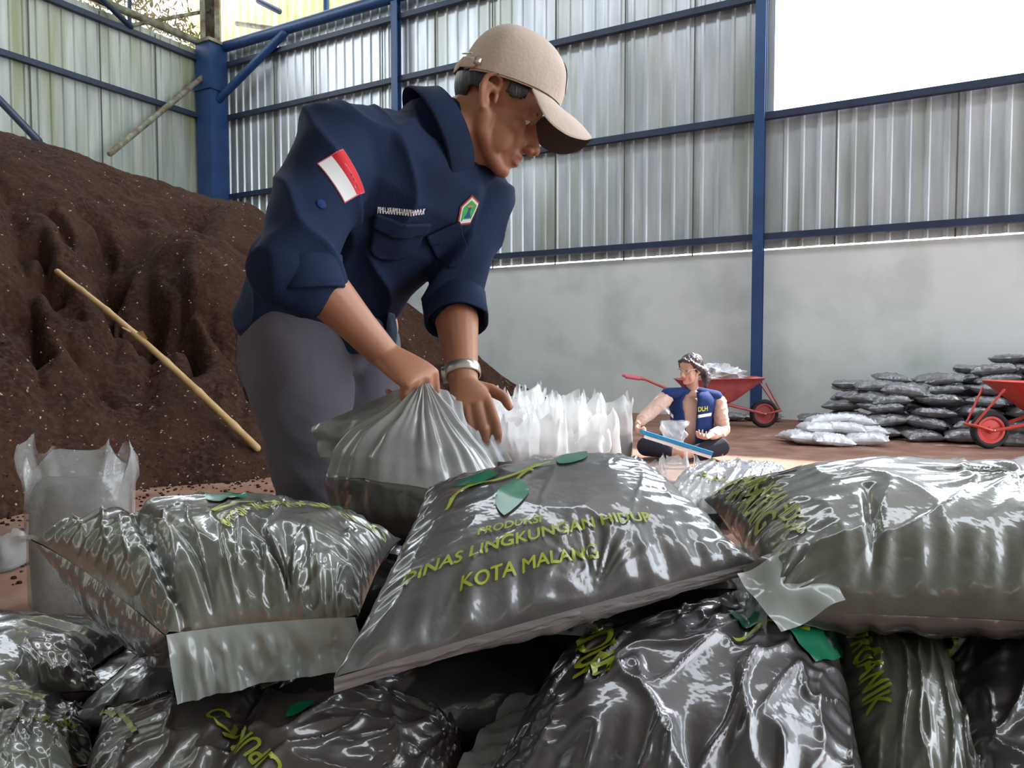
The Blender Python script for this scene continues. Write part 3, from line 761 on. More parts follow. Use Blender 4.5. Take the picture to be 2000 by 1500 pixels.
for px, Y, sc in ((1262, 4.15, .56), (1322, 4.3, .56), (1385, 4.15, .54), (1295, 3.6, .50), (1362, 3.5, .50)): spots.append((at(px, 800, Y), 'front', 0, sc))
rnd = random.Random(2)
WORD = ['first', 'second', 'third', 'fourth', 'fifth', 'sixth']
fi = 0
for k, (p, row, i, sc) in enumerate(spots):
    t = protos[k] if k < 4 else copy_tree(protos[k % 4])
    t.location = (p.x, p.y, 0); t.location.x += rnd.uniform(-.03, .03); t.location.y += rnd.uniform(-.06, .06); t.rotation_euler = (rnd.uniform(-.05, .05), rnd.uniform(-.06, .06), rnd.uniform(-.9, .9)); t.scale = (sc, sc, sc * rnd.uniform(.86, 1.08))
    if row == 'front':
        t['label'] = ['white plastic bag of soil just behind the pile, left of three below the woman', 'white plastic bag of soil just behind the pile, middle of three below the woman', 'white plastic bag of soil just behind the pile, right of three below the woman',
                      'white plastic bag low behind the middle pile bag', 'white plastic bag low behind the right pile bag'][fi]; fi += 1
    else: t['label'] = 'white open plastic bag of soil standing in the %s row, %s from the left' % (row, WORD[i])
    t['group'] = 'white upright bags between the man and the woman'
# left bags of soil by the heap
tL = upright_bag(21, w=.36, d=.30, h=.45, hs=.56, film='film_thin')
p = at(160, 1000, 2.55); tL.location = (p.x, p.y, 0); tL.rotation_euler = (0, 0, .25); tL.scale = (.84, .84, 1.0)
tag(tL, 'clear open plastic bag of brown soil standing before the compost heap', 'bag of soil')
tL2 = upright_bag(24, w=.30, d=.26, h=.22, hs=.30, film='film_thin')
p = at(-12, 1050, 3.0); tL2.location = (p.x, p.y, 0); tL2.scale = (.75, .75, .5); tag(tL2, 'clear bag of soil cut off by the left edge of the picture', 'bag of soil')

# ------------------------------------------------------------------ the far pile of bags against the wall
def small_bag(seed, m, L=.40, Wd=.26, T=.055):
    b = Bag(V((-L / 2, -Wd / 2, 0)), V((L / 2, -Wd / 2, 0)), V((L / 2, Wd / 2, 0)), V((-L / 2, Wd / 2, 0)), ht=T, hb=T, seed=seed, wr=.010, q=.45, pin=.07, folds=.008, ff=2.2)
    mb = b.mesh(34, 26); mb.mi = [0] * len(mb.mi)
    t = thing('compost_bag', V((0, 0, 0)), 'x', 'compost bag')
    mb.build('bag_body', m, t)
    b.flap('u+', V((1, 0, 0)), L=.03, n=14, m=3, wav=.01).build('seam_lip', m, t)
    return t
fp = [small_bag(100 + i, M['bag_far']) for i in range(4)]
used = [False] * 4
def put(protos, used, k, loc, rz, tilt, label, group, sc=1):
    if used[k]: t = copy_tree(protos[k])
    else: t = protos[k]; used[k] = True
    t.location = loc; t.rotation_euler = (tilt[0], tilt[1], rz); t.scale = (sc, sc, sc)
    t['label'] = label; t['group'] = group; t['category'] = 'compost bag'
    return t
RA = atan2(A.y, A.x); rnd = random.Random(9)
CN = ['lowest', 'second', 'third', 'fourth', 'fifth', 'sixth', 'seventh', 'eighth', 'topmost']
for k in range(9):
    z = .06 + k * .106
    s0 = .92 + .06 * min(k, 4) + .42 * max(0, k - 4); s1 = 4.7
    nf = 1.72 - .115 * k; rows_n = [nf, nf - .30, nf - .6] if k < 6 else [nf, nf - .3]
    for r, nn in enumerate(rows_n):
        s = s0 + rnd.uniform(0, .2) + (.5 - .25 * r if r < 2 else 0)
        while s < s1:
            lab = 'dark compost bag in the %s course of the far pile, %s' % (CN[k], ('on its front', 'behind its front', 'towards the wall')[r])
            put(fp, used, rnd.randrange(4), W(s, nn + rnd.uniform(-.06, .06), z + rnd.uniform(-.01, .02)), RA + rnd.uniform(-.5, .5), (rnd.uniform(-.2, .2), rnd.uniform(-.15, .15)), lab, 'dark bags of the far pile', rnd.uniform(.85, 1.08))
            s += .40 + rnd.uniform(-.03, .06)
for i in range(5):
    put(fp, used, i % 4, W(.75 + i * .42, .35, .06 + (.09 if i > 1 else 0) * 1), RA + rnd.uniform(-.3, .3), (.1, 0), 'dark compost bag low at the foot of the white wall, behind the far pile', 'dark bags at the wall foot')
put(fp, used, 1, W(.12, .32, .055), RA, (0, 0), 'lone dark compost bag lying at the foot of the blue post', 'dark bags by the blue post', 1.1)
put(fp, used, 2, W(-.25, .5, .055), RA + .2, (0, 0), 'dark compost bag lying left of the foot of the blue post', 'dark bags by the blue post', .9)
pp = [small_bag(200 + i, M['bag_pale']) for i in range(3)]; up = [False] * 3
wl = [(1572, 874, 7.0, .06), (1622, 878, 6.9, .06), (1688, 878, 6.95, .06), (1600, 858, 7.2, .14), (1650, 858, 7.15, .14), (1690, 862, 7.3, .10), (1612, 842, 7.4, .20), (1665, 845, 7.4, .20), (1560, 858, 7.25, .07)]
wn = ['at the near left corner', 'at the near middle', 'at the near right end', 'in the middle, upper left', 'in the middle, upper right', 'behind the right end', 'topmost on the left', 'topmost on the right', 'at the far left end']
for i, (px, py, Y, z) in enumerate(wl):
    p = at(px, py, Y); put(pp, up, i % 3, V((p.x, Y, z)), rnd.uniform(-.5, .5), (rnd.uniform(-.15, .15), rnd.uniform(-.15, .15)), 'white bag in the small heap left of the far pile, ' + wn[i], 'white bags beside the far pile', .95)

# ------------------------------------------------------------------ wheelbarrows
def wheelbarrow(loc, rz, m, label, sc=1):
    """nose and wheel towards +x"""
    t = thing('wheelbarrow', V((0, 0, 0)), label, 'wheelbarrow')
    mb = MB()
    def rr(x0, x1, y, z):
        pts = [(x0, -y), (x1, -y * .8), (x1, y * .8), (x0, y)]; r = []
        for i in range(4):
            a = V((*pts[i], 0)); b = V((*pts[(i + 1) % 4], 0))
            for k in range(6): q = a.lerp(b, (k + .5) / 6); r.append(V((q.x, q.y, z)))
        return r
    zt = lambda x: .62 - .02 * x
    outer = [rr(-.22, .16, .17, .30), rr(-.26, .24, .2, .34), rr(-.36, .44, .27, .50), rr(-.44, .58, .32, .60)]
    for q in outer[3]: q.z += .03 * q.x
    inner = [[V((v.x * .97, v.y * .97, v.z + .012)) for v in r] for r in outer]
    rim = [[V((v.x * 1.04, v.y * 1.05, v.z + .002)) for v in outer[3]]]
    mb.loft([inner[0], inner[1], inner[2], inner[3], rim[0], outer[3], outer[2], outer[1], outer[0]], cap=True)
    mb.build('tray', m, t)
    mb = MB()
    for s in (-1, 1):
        mb.tube([V((.62, .06 * s, .17)), V((.2, .16 * s, .28)), V((-.3, .22 * s, .36)), V((-.85, .28 * s, .60)), V((-.98, .28 * s, .62))], .016, 10)
    mb.tube([V((.62, -.06, .17)), V((.80, -.08, .22)), V((.80, .08, .22)), V((.62, .06, .17))], .014, 8)
    for s in (-1, 1): mb.tube([V((.80, .06 * s, .22)), V((.60, .16 * s, .55))], .010, 8)
    mb.build('frame', m, t)
    for s in (-1, 1):
        mb = MB(); mb.tube([V((-.15, .2 * s, .33)), V((-.30, .22 * s, .02)), V((-.42, .22 * s, .02)), V((-.34, .22 * s, .36))], .014, 8); mb.build('leg', m, t)
        mb = MB(); mb.tube([V((-.93, .28 * s, .61)), V((-1.08, .28 * s, .63))], .021, 10); mb.build('handle_grip', M['pink'], t)
    c = V((.62, 0, .175)); mb = MB(); rings = []
    for i in range(32):
        a = 2 * pi * i / 32; d = V((cos(a), 0, sin(a))); rings.append([c + d * (.145 + .03 * cos(2 * pi * j / 10)) + V((0, .034 * sin(2 * pi * j / 10), 0)) for j in range(10)])
    mb.grid(rings, True, True); mb.build('tyre', M['rubber'], t)
    mb = MB()
    for r, y in ((.122, .022), (.10, .012)):
        pass
    prof = [(.002, .034), (.03, .034), (.035, .016), (.09, .012), (.105, .026), (.125, .026), (.125, -.026), (.105, -.026), (.09, -.012), (.035, -.016), (.03, -.034), (.002, -.034)]
    mb.grid([[c + V((cos(2 * pi * i / 32) * r, y, sin(2 * pi * i / 32) * r)) for r, y in prof] for i in range(32)], False, True)
    wh = mb.build('wheel', m, t, smooth=False)
    mb = MB(); mb.tube([c + V((0, -.07, 0)), c + V((0, .07, 0))], .012, 10); mb.build('axle', M['steel'], t)
    t.location = loc; t.rotation_euler = (0, 0, rz); t.scale = (sc, sc, sc)
    return t
p = at(1932, 870, 6.7); c62 = V((.62 * cos(radians(178)), .62 * sin(radians(178)), 0))
wheelbarrow(V((p.x, 6.7, 0)) - c62, radians(178), M['bar_red'], 'bright red wheelbarrow cut off by the right edge, in front of the far pile')
p = at(1412, 800, 8.6)
wheelbarrow(V((p.x - .12, 8.6, 0)), radians(-5), M['bar_red_dull'], 'dull red wheelbarrow holding crumpled plastic, standing behind the seated woman', .95)
mb = MB(); rnd = random.Random(4)
pc = V((p.x - .08, 8.6, .60))
rings = []
for i in range(15):
    tt = -pi / 2 + pi * (i + .3) / 14.6
    rings.append([pc + V((.30 * cos(tt) * cos(2 * pi * j / 28), .2 * cos(tt) * sin(2 * pi * j / 28), .12 * sin(tt))) * (1 + .5 * noise.noise(V((cos(2 * pi * j / 28) * 3, sin(2 * pi * j / 28) * 3, tt * 3)))) for j in range(28)])
mb.loft([[pc + (v - pc) * (1 + .25 * noise.noise(v * 25)) for v in r] for r in rings]); 
tag(mb.build('crumpled_plastic', M['bag_pale'], smooth=False), 'crumpled pale plastic heaped in the dull red wheelbarrow', 'plastic')
mb = MB(); bc = at(1397, 738, 8.95); ax = (V((cos(.3), sin(.3), 0)), V((-sin(.3), cos(.3), 0)), V((0, 0, 1)))
t = thing('cardboard_box', V((bc.x, bc.y, bc.z - .12)), 'brown cardboard box behind the head of the seated woman, on the wheelbarrow load', 'box')
mb.box(bc, (.20, .18, .20), ax); mb.build('carton', M['cardboard'], t, smooth=False)
mb = MB(); mb.box(bc + V((0, 0, .104)) + ax[1] * -.05, (.20, .09, .006), ax); mb.build('flap', M['cardboard'], t, smooth=False)

# ------------------------------------------------------------------ people
def frame_from(f, u):
    x = V(f).normalized(); z = (V(u) - x * V(u).dot(x)).normalized(); return x, z.cross(x), z
class HeadF:
    def __init__(s, o, f, u, sc=1): s.o = V(o); s.x, s.y, s.z = frame_from(f, u); s.sc = sc
    def p(s, x, y, z): return s.o + (s.x * x + s.y * y + s.z * z) * s.sc
    def loc(s, w): d = (V(w) - s.o) / s.sc; return d.dot(s.x), d.dot(s.y), d.dot(s.z)
    def ax(s): return (s.x, s.y, s.z)
def add_head(mb, h, female=False):
    E = lambda c, r, nu=20, nv=14: mb.ell(h.p(*c), [q * h.sc for q in r], h.ax(), nu, nv)
    E((.010, 0, .045), (.090, .074, .080), 28, 20)
    E((.030, 0, .040), (.062, .062, .062))
    E((.034, 0, -.015), (.050, .058, .062))
    E((.046, 0, -.045), (.046, .046, .052))
    jw = .052 if female else .056
    for s in (-1, 1):
        mb.tube([h.p(.002, s * jw, -.035), h.p(.012, s * (jw - .004), -.062), h.p(.045, s * .034, -.088), h.p(.070, s * .012, -.100)], [.020 * h.sc, .018 * h.sc, .015 * h.sc, .014 * h.sc], 12)
        E((.060, s * .038, -.022), (.024, .020, .020))                       # cheekbone
        E((.076, s * .026, .024), (.014, .022, .009))                        # brow ridge
        E((.040, s * .044, -.055), (.034, .014, .032))
        E((.0735, s * .031, .0055), (.0130, .0150, .0105))
        E((.0715, s * .031, -.009), (.0110, .0140, .006))                     # lids
        E((.108, s * .0125, -.041), (.010, .0075, .0075), 12, 8)             # nostril wing
    E((.088, 0, -.020), (.020, .013, .024)); E((.064, 0, -.034), (.032, .046, .036)); E((.030, 0, -.040), (.040, .056, .040))
    E((.078, 0, -.100), (.016, .020, .014))
    E((.058, 0, -.075), (.036, .030, .034))
    E((.080, 0, -.062), (.020, .026, .020))
    mb.tube([h.p(.082, 0, .016), h.p(.093, 0, .000), h.p(.106, 0, -.018), h.p(.118, 0, -.033)], [.010 * h.sc, .0095 * h.sc, .0105 * h.sc, .0115 * h.sc], 14)
    E((.104, 0, -.042), (.014, .006, .007), 12, 8)
    mb.tube([h.p(.086, -.021, -.064), h.p(.096, -.010, -.0595), h.p(.0985, 0, -.0605), h.p(.096, .010, -.0595), h.p(.086, .021, -.064)], [.004, .006, .006, .006, .004], 10)
    mb.tube([h.p(.085, -.019, -.0735), h.p(.094, -.009, -.0755), h.p(.096, 0, -.0755), h.p(.094, .009, -.0755), h.p(.085, .019, -.0735)], [.004, .0065, .007, .0065, .004], 10)
    for s in (-1, 1):                                                         # ears
        e = lambda x, y, z: h.p(x, s * y, z)
        mb.tube([e(.008, .070, .020), e(.004, .081, .033), e(-.010, .087, .036), e(-.022, .089, .022), e(-.023, .087, .003), e(-.015, .082, -.016), e(-.005, .077, -.030), e(.004, .072, -.026)],
                [.0045, .0045, .0048, .0050, .0048, .0048, .0068, .005], 10)
        mb.tube([e(.004, .070, .012), e(-.010, .076, .014), e(-.012, .076, -.006), e(-.003, .073, -.018)], [.008, .009, .009, .008], 10)
        mb.tube([e(.010, .073, .002), e(.011, .073, -.008)], [.005, .005], 8)
def head_mat(h):
    def fn(c):
        x, y, z = h.loc(c)
        return 1 if (x > .084 and abs(y) < .021 and -.0815 < z < -.0555 and x > .0885 - .0 * z and not (-.0690 < z < -.0675)) else 0
    return fn
def eyes(h, parent, sides=(-1, 1), look=(1, 0, -.25)):
    for s in sides:
        c = h.p(.0735, s * .031, .001); mb = MB(); mb.ell(c, .0118 * h.sc, h.ax(), 20, 14)
        mb.cur = 1; d = (h.x * look[0] + h.y * look[1] + h.z * look[2]).normalized(); mb.ell(c + d * .0064 * h.sc, .0064 * h.sc, None, 14, 10)
        mb.build('eyeball', [M['eye'], M['iris']], parent)
        mb = MB(); mb.tube([h.p(.088, s * .012, .019), h.p(.090, s * .024, .025), h.p(.084, s * .036, .026), h.p(.074, s * .046, .020)], [.0022, .0032, .003, .0012], 8, flat=.6)
        mb.build('eyebrow', M['hair'], parent)

def add_hand(mb, wpos, fwd, palm, side, curls, sc=1.0, spread=.12, thumb=(.55, .3, .3), wr=.026):
    """fwd: wrist to knuckles, palm: out of the palm, side: towards the thumb"""
    f = V(fwd).normalized(); s_ = (V(side) - f * V(side).dot(f)).normalized(); p = f.cross(s_)
    if p.dot(V(palm)) < 0: p = -p
    w0 = V(wpos)
    rings = []
    for k, hw, th in ((0, .026, .019), (.02, .030, .019), (.045, .037, .017), (.07, .041, .015), (.086, .040, .012), (.094, .036, .008)):
        c = w0 + f * k * sc
        rings.append([c + s_ * (hw * sc * math.copysign(abs(cos(2 * pi * j / 20)) ** .8, cos(2 * pi * j / 20))) + p * (th * sc * sin(2 * pi * j / 20)) for j in range(20)])
    mb.loft(rings)
    L = ((.044, .027, .022), (.049, .031, .024), (.046, .029, .023), (.036, .022, .020)); R = (.0092, .0096, .0090, .0078)
    tips = []
    for i in range(4):
        off = (.030 - .0200 * i); sp = spread * (1.4 - i) * .5
        d = (f + s_ * sp).normalized(); q = w0 + f * (.078 - .004 * abs(i - 1.2)) * sc + s_ * off * sc
        pts = [q, q + d * .012 * sc]; ang = 0
        cs = curls[i]
        for j in range(3):
            ang += cs[j] if hasattr(cs, '__len__') else cs * (.8, 1.1, .7)[j]
            dd = d * cos(ang) + p * sin(ang); pts.append(pts[-1] + dd * L[i][j] * sc)
        r = R[i] * sc; mb.tube(pts, [r * 1.05, r * 1.08, r * 1.02, r * .95, r * .82], 12)
        tips.append(pts[-1])
    q = w0 + f * .018 * sc + s_ * .020 * sc + p * .006 * sc
    a, b, c = thumb
    d1 = (f * .55 + s_ * .7 + p * .35 * b * 2).normalized(); d2 = (f * (.85) + s_ * a * .6 + p * b * 1.6).normalized(); d3 = (f * .9 + s_ * a * .1 + p * c * 2.2).normalized()
    pts = [q, q + d1 * .034 * sc, q + d1 * .034 * sc + d2 * .034 * sc]; pts.append(pts[-1] + d3 * .027 * sc)
    mb.tube(pts, [.015 * sc, .0130 * sc, .0108 * sc, .0085 * sc], 12)
    return tips + [pts[-1]], (f, p, s_)

def folds(seed, amp=.004, sc=9, dirv=(0, 0, 1), st=3.0):
    d = V(dirv).normalized()
    def fn(p, n):
        q = p * sc; q = q - d * (q.dot(d) * (1 - 1 / st))
        a = noise.noise(q + V((seed, 0, 0))); b = noise.noise(q * 2.1 + V((0, seed, 3)))
        return amp * (1.4 * (1 - abs(a)) ** 5 - .5 + .6 * b)
    return fn

# ---------------------------------------------------------------- the man
man = thing('person', V((-.40, 1.52, 0)), 'standing man in navy work shirt and beige cap, bending over a bag', 'person')
HD = HeadF((0, 0, 0), (.884, .05, -.467), (.467, 0, .884), .95)
HD.o = at(960, 182, 1.33) + HD.y * .080
HC = HeadF(HD.o, (.944, .05, -.327), (.327, 0, .944), 1.0)      # the cap sits tipped back
aL = V((.663, .747, -.04)).normalized()
RS, RE, RWr = at(662, 288, 1.26), at(576, 505, 1.12), at(748, 690, 1.21)
LS, LE, LWr = at(932, 378, 1.49), at(888, 585, 1.45), at(905, 748, 1.34)
T = [((592, 650, 1.53), .132, .112, (.9, .42, 0)), ((612, 600, 1.52), .135, .112, (.88, .48, 0)), ((640, 550, 1.50), .148, .112, (.82, .56, 0)), ((690, 490, 1.46), .155, .115, (.72, .69, 0)), ((752, 415, 1.42), .175, .125, aL), ((800, 350, 1.395), .178, .118, aL),
     ((832, 305, 1.385), .150, .095, aL), ((850, 270, 1.38), .090, .075, aL)]
def torso_rings(T, grow=0, n=36, top=None):
    cs = [at(*t[0]) for t in T]; R = []
    for i, t in enumerate(T):
        tg = (cs[min(i + 1, len(T) - 1)] - cs[max(i - 1, 0)]).normalized()
        a = V(t[3]); a = (a - tg * a.dot(tg)).normalized(); f = a.cross(tg)
        e = .85
        R.append([cs[i] + a * ((t[1] + grow) * math.copysign(abs(cos(2 * pi * j / n)) ** e, cos(2 * pi * j / n))) + f * ((t[2] + grow) * math.copysign(abs(sin(2 * pi * j / n)) ** e, sin(2 * pi * j / n))) for j in range(n)])
    return R
KR, FR = at(608, 935, 1.36), at(604, 1440, 1.52)
HR, HL = at(582, 685, 1.47), at(690, 680, 1.62)
KL, FL = at(752, 960, 1.52), at(782, 1400, 1.64)
FR.z = .09; FL.z = .09
NB = at(850, 272, 1.385)
# body
mb = MB()
mb.loft(torso_rings(T, -.022))
mb.tube([NB - (HD.p(-.012, 0, -.03) - NB) * .4, NB, HD.p(-.016, 0, -.045), HD.p(-.010, 0, .0)], [.068, .061, .058, .054], 20)
mb.tube([NB + V((0, 0, -.02)), HD.p(-.005, 0, -.09), HD.p(.03, 0, -.075)], [.060, .046, .034], 14)
add_head(mb, HD)
mb.tube([RS, RS.lerp(RE, .5), RE, RE.lerp(RWr, .25), RE.lerp(RWr, .7), RWr], [.050, .046, .040, .042, .031, .0265], 16)
mb.tube([LS, LS.lerp(LE, .5), LE, LE.lerp(LWr, .25), LE.lerp(LWr, .7), LWr], [.050, .045, .040, .043, .033, .0275], 16)
mb.tube([HR, KR, FR], [.085, .052, .038], 16); mb.tube([HL, KL, FL], [.085, .052, .038], 16)
mb.tube([at(582, 640, 1.5), at(690, 640, 1.62)], .10, 16)
for F_ in (FR, FL): mb.tube([F_ + V((-.02, .03, -.05)), F_ + V((.08, -.12, -.06))], [.036, .030], 12)
BAGTOP = at(826, 748, 1.17)
add_hand(mb, RWr, at(806, 728, 1.18) - RWr, V((-.5, .25, -.9)), V((.3, .8, .4)), ((1.25, 1.2, .6), (1.35, 1.25, .7), (1.4, 1.3, .7), (1.45, 1.3, .7)), 1.0, .1, (.2, .8, .6))
tipsL, _ = add_hand(mb, LWr, at(924, 800, 1.25) - LWr, V((-.3, .8, -.2)), V((.9, .1, .2)), (.75, .9, 1.0, 1.1), .95, .12, (.9, .1, .1))
mb.fuse('body', [M['skin'], M['lip']], man, voxel=.0030, smooth=7, matfn=head_mat(HD))
eyes(HD, man, look=(1, 0, -.5))
# hair: close cut at the nape and the temple under the cap
mb = MB()
mb.ell(HD.p(.006, 0, .035), (.092, .0775, .080), HD.ax(), 120, 90)
hb = mb.build('hair', M['hair'], man)
bm = bmesh.new(); bm.from_mesh(hb.data); off = base_of(man)
dl = []
for v in bm.verts:
    x, y, z = HD.loc(v.co + off)
    side = z < (-.030 if x < -.045 else .0 if x < -.02 else .030 if x < .018 else .008) or x > .055
    jz = .005 * noise.noise(V((x * 120, y * 120, z * 120)))
    if x > -.02 and x < .06: side = z + jz < (.034 if x < .018 else .012 + .5 * abs(x - .036))
    if x < -.045: side = z + jz < -.030 + .3 * (x + .08)
    if side or z > .075: dl.append(v)
bmesh.ops.delete(bm, geom=dl, context='VERTS'); bmesh.ops.solidify(bm, geom=bm.faces[:], thickness=.003); bm.to_mesh(hb.data); bm.free()
# cap
rm = lambda x: .046 - .20 * (x + .0) if x > -.2 else 0
mb = MB(); rows = []; NU = 72
for i in range(23):
    k = i / 22; r = []
    for j in range(NU):
        a = 2 * pi * j / NU; ca, sa = cos(a), sin(a)
        rx = .114 if ca > 0 else .088; ry = .087
        z0 = .034 + .008 * max(0, ca)
        ph = k * pi / 2; e = max(cos(ph), 1e-4) ** .78
        fwdb = .010 * sin(ph * 1.4) * (1 if ca > 0 else .2)
        z = z0 + (.152 - z0) * sin(ph) ** .98
        seam = 1 - .014 * exp(-((((a / (pi / 3)) + .5) % 1 - .5) / .05) ** 2) * (k > .05)
        wrn = 1 + .022 * noise.noise(V((ca * 3, sa * 3, k * 4)))
        r.append(HC.p(rx * ca * e * seam * wrn + .010 + fwdb * e, sa * ry * e * (1 + .05 * sin(2 * ph)) * seam * wrn, z))
    rows.append(r)
inner = [[HC.p(*(lambda q: (q[0] * .965, q[1] * .965, q[2] - .003))(HC.loc(v))) for v in r] for r in reversed(rows)]
capo = thing('baseball_cap', HD.p(0, 0, .05), 'x', 'x')
for kx in ('label', 'category'): del capo[kx]
capo.name = 'baseball_cap'; capo.parent = man; capo.location = HD.p(0, 0, .05) - V(man.location)
mb.loft(rows + inner, cap=False); mb.build('crown', M['cap'], capo)
# brim
def cr_tab(tab, t):
    x = min(abs(t), 1) * (len(tab) - 1); i = min(int(x), len(tab) - 2); f = x - i
    g = lambda q: V(tab[max(0, min(len(tab) - 1, q))]) if q >= 0 else V((tab[1][0], -tab[1][1], tab[1][2]))
    p0, p1, p2, p3 = g(i - 1), g(i), g(i + 1), g(i + 2)
    p = .5 * ((2 * p1) + (p2 - p0) * f + (2 * p0 - 5 * p1 + 4 * p2 - p3) * f * f + (3 * p1 - 3 * p2 + p3 - p0) * f ** 3)
    return V((p.x, p.y * (1 if t > 0 else -1), p.z))
EDGE = [(.200, 0, .012), (.186, .040, -.006), (.150, .070, -.017), (.106, .084, -.006), (.066, .076, .034)]
ROOT = [(.124, 0, .040), (.119, .026, .039), (.106, .050, .037), (.088, .067, .035), (.066, .076, .034)]
mb = MB(); top = []; botr = []
for i in range(17):
    k = i / 16; r = []; r2 = []
    for j in range(41):
        t = -1 + 2 * j / 40; q = cr_tab(ROOT, t).lerp(cr_tab(EDGE, t), k); q.z += .006 * sin(k * pi) * (1 - t * t)
        r.append(HC.p(*q)); r2.append(HC.p(q.x, q.y, q.z - .0035))
    top.append(r); botr.append(r2)
mb.grid(top); mb.cur = 1; mb.grid([list(reversed(r)) for r in botr]); mb.cur = 0
mb.grid([top[-1], botr[-1]]); 
mb.build('brim', [M['cap'], M['cap_dark']], capo)
mb = MB(); mb.ell(HC.p(.010, 0, .152), (.007, .007, .004), HC.ax(), 12, 8); mb.build('button', M['cap'], capo)
mb = MB(); mb.tube([HC.p(-.048, -.070, .043), HC.p(-.072, -.048, .044), HC.p(-.086, 0, .045), HC.p(-.072, .048, .044), HC.p(-.048, .07, .043)], .010, 10, flat=.2, side=HC.z); mb.build('strap', M['cap'], capo)
mb = MB(); mb.tube([HC.p(-.058, -.066, .058), HC.p(-.075, -.045, .060)], .0018, 8); mb.box(HC.p(-.042, -.080, .044), (.012, .003, .012), HC.ax()); mb.build('buckle', M['steel'], capo)
# round emblem on the front panel
def crown_pt(a, k):
    i = k * 22; i0 = min(int(i), 21); j = (a / (2 * pi) * NU) % NU; j0 = int(j) % NU; j1 = (j0 + 1) % NU
    fi_, fj = i - i0, j - int(j)
    return rows[i0][j0].lerp(rows[i0][j1], fj).lerp(rows[i0 + 1][j0].lerp(rows[i0 + 1][j1], fj), fi_)
cc = HC.p(.01, 0, .06)
def crown_map(x, y):
    p = crown_pt((x * .24) % (2 * pi), .34 + y * .20); return p + (p - cc).normalized() * .0022
bm = poly_bm([(cos(2 * pi * i / 30), sin(2 * pi * i / 30)) for i in range(30)]); project(bm, crown_map, 'front_emblem', M['white'], capo, .2)
# shirt
mb = MB()
mb.loft(torso_rings(T[0:1] and T, .004))
hem = torso_rings([((584, 666, 1.535), .132, .122, (.92, .4, 0)), ((604, 612, 1.52), .138, .120, (.88, .48, 0)), ((640, 550, 1.50), .15, .115, (.82, .56, 0))], .004); mb.loft(hem)
mb.tube([RS + V((.03, .02, .0)), RS, RS.lerp(RE, .35), RS.lerp(RE, .7), RE + (RE - RS) * .06], [.074, .079, .072, .066, .058], 22)
mb.tube([RE, RE.lerp(RWr, .10) + V((0, 0, -.012))], [.060, .056], 20)
mb.tube([LS - V((.03, .02, 0)), LS, LS.lerp(LE, .4), LS.lerp(LE, .8), LE.lerp(LWr, .12)], [.070, .074, .066, .060, .056], 22)
mb.tube([RS, at(825, 300, 1.385), at(850, 272, 1.385)], [.066, .076, .074], 16); mb.tube([LS, at(848, 308, 1.40), at(858, 285, 1.39)], [.062, .074, .068], 16)
def shirt_disp(p, n):
    q = p
    w1 = noise.noise(V((q.x * 7 + q.z * 5, q.y * 6, q.z * 4 - q.x * 6))); w2 = noise.noise(V((q.x * 16 - q.z * 9, q.y * 11, q.z * 12 + 4)))
    dE = (q - RE).length; dL = (q - LE).length; am = .008 + .006 * exp(-(dE / .12) ** 2) + .006 * exp(-(dL / .12) ** 2)
    return am * (1.5 * (1 - abs(w1)) ** 5 - .5) + .005 * w2
shirt = mb.fuse('work_shirt', [M['navy']], man, voxel=.0055, smooth=6, disp=shirt_disp)
# surface lookup for the patches
from mathutils.bvhtree import BVHTree
def bvh_of(o):
    off = base_of(o); return BVHTree.FromPolygons([tuple(v.co + off) for v in o.data.vertices], [tuple(p.vertices) for p in o.data.polygons])
sb = bvh_of(shirt); CAMP = V((0, 0, CAMZ))
def on_surface(bvh, px, py):
    d = (at(px, py, 1) - CAMP).normalized(); h = bvh.ray_cast(CAMP, d); return h[0], h[1]
def patch_map(bvh, c, ex, ey, n, off=.002):
    """c centre, ex/ey patch axes (metres per unit); every point drops along the patch normal on the cloth"""
    def fn(x, y):
        q = c + ex * x + ey * y + n * .05; h = bvh.ray_cast(q, -n, .12)
        return (h[0] if h[0] is not None else c + ex * x + ey * y) + n * off
    return fn
def patch_frame(bvh, px, py, rx, ry):
    """patch axes: rx is the on-cloth direction of the picture direction (rx,ry)"""
    c, n = on_surface(bvh, px, py); c2, n2 = on_surface(bvh, px + rx * 14, py + ry * 14); c3, n3 = on_surface(bvh, px - rx * 14, py - ry * 14)
    n = (n + n2 + n3).normalized(); ex = (c2 - c3); ex = (ex - n * ex.dot(n)).normalized(); ey = n.cross(ex); return c, n, ex, ey
rect = lambda x0, x1, y0, y1: [(x0, y0), (x1, y0), (x1, y1), (x0, y1)]
c, n, ex, ey = patch_frame(sb, 674, 341, .55, .84)        # ex runs down the flag's long side
mk = patch_map(sb, c, ex * .034, ey * .0245, n)
mk2 = patch_map(sb, c, ex * .034, ey * .0245, n, .0012)
project(poly_bm(rect(-1, 1, -1, 0)), mk, 'flag_white_band', M['white'], man, .25)
project(poly_bm(rect(-1, 1, 0, 1)), mk, 'flag_red_band', M['red'], man, .25)
project(poly_bm(rect(-1.05, 1.05, -1.06, 1.06)), mk2, 'flag_backing', M['pink'], man, .25)
c, n, ex, ey = patch_frame(sb, 782, 413, .99, .10)
fnm = patch_map(sb, c, ex * .038, ey * .040, n, .004)
bm = bmesh.new(); rnd = random.Random(8)
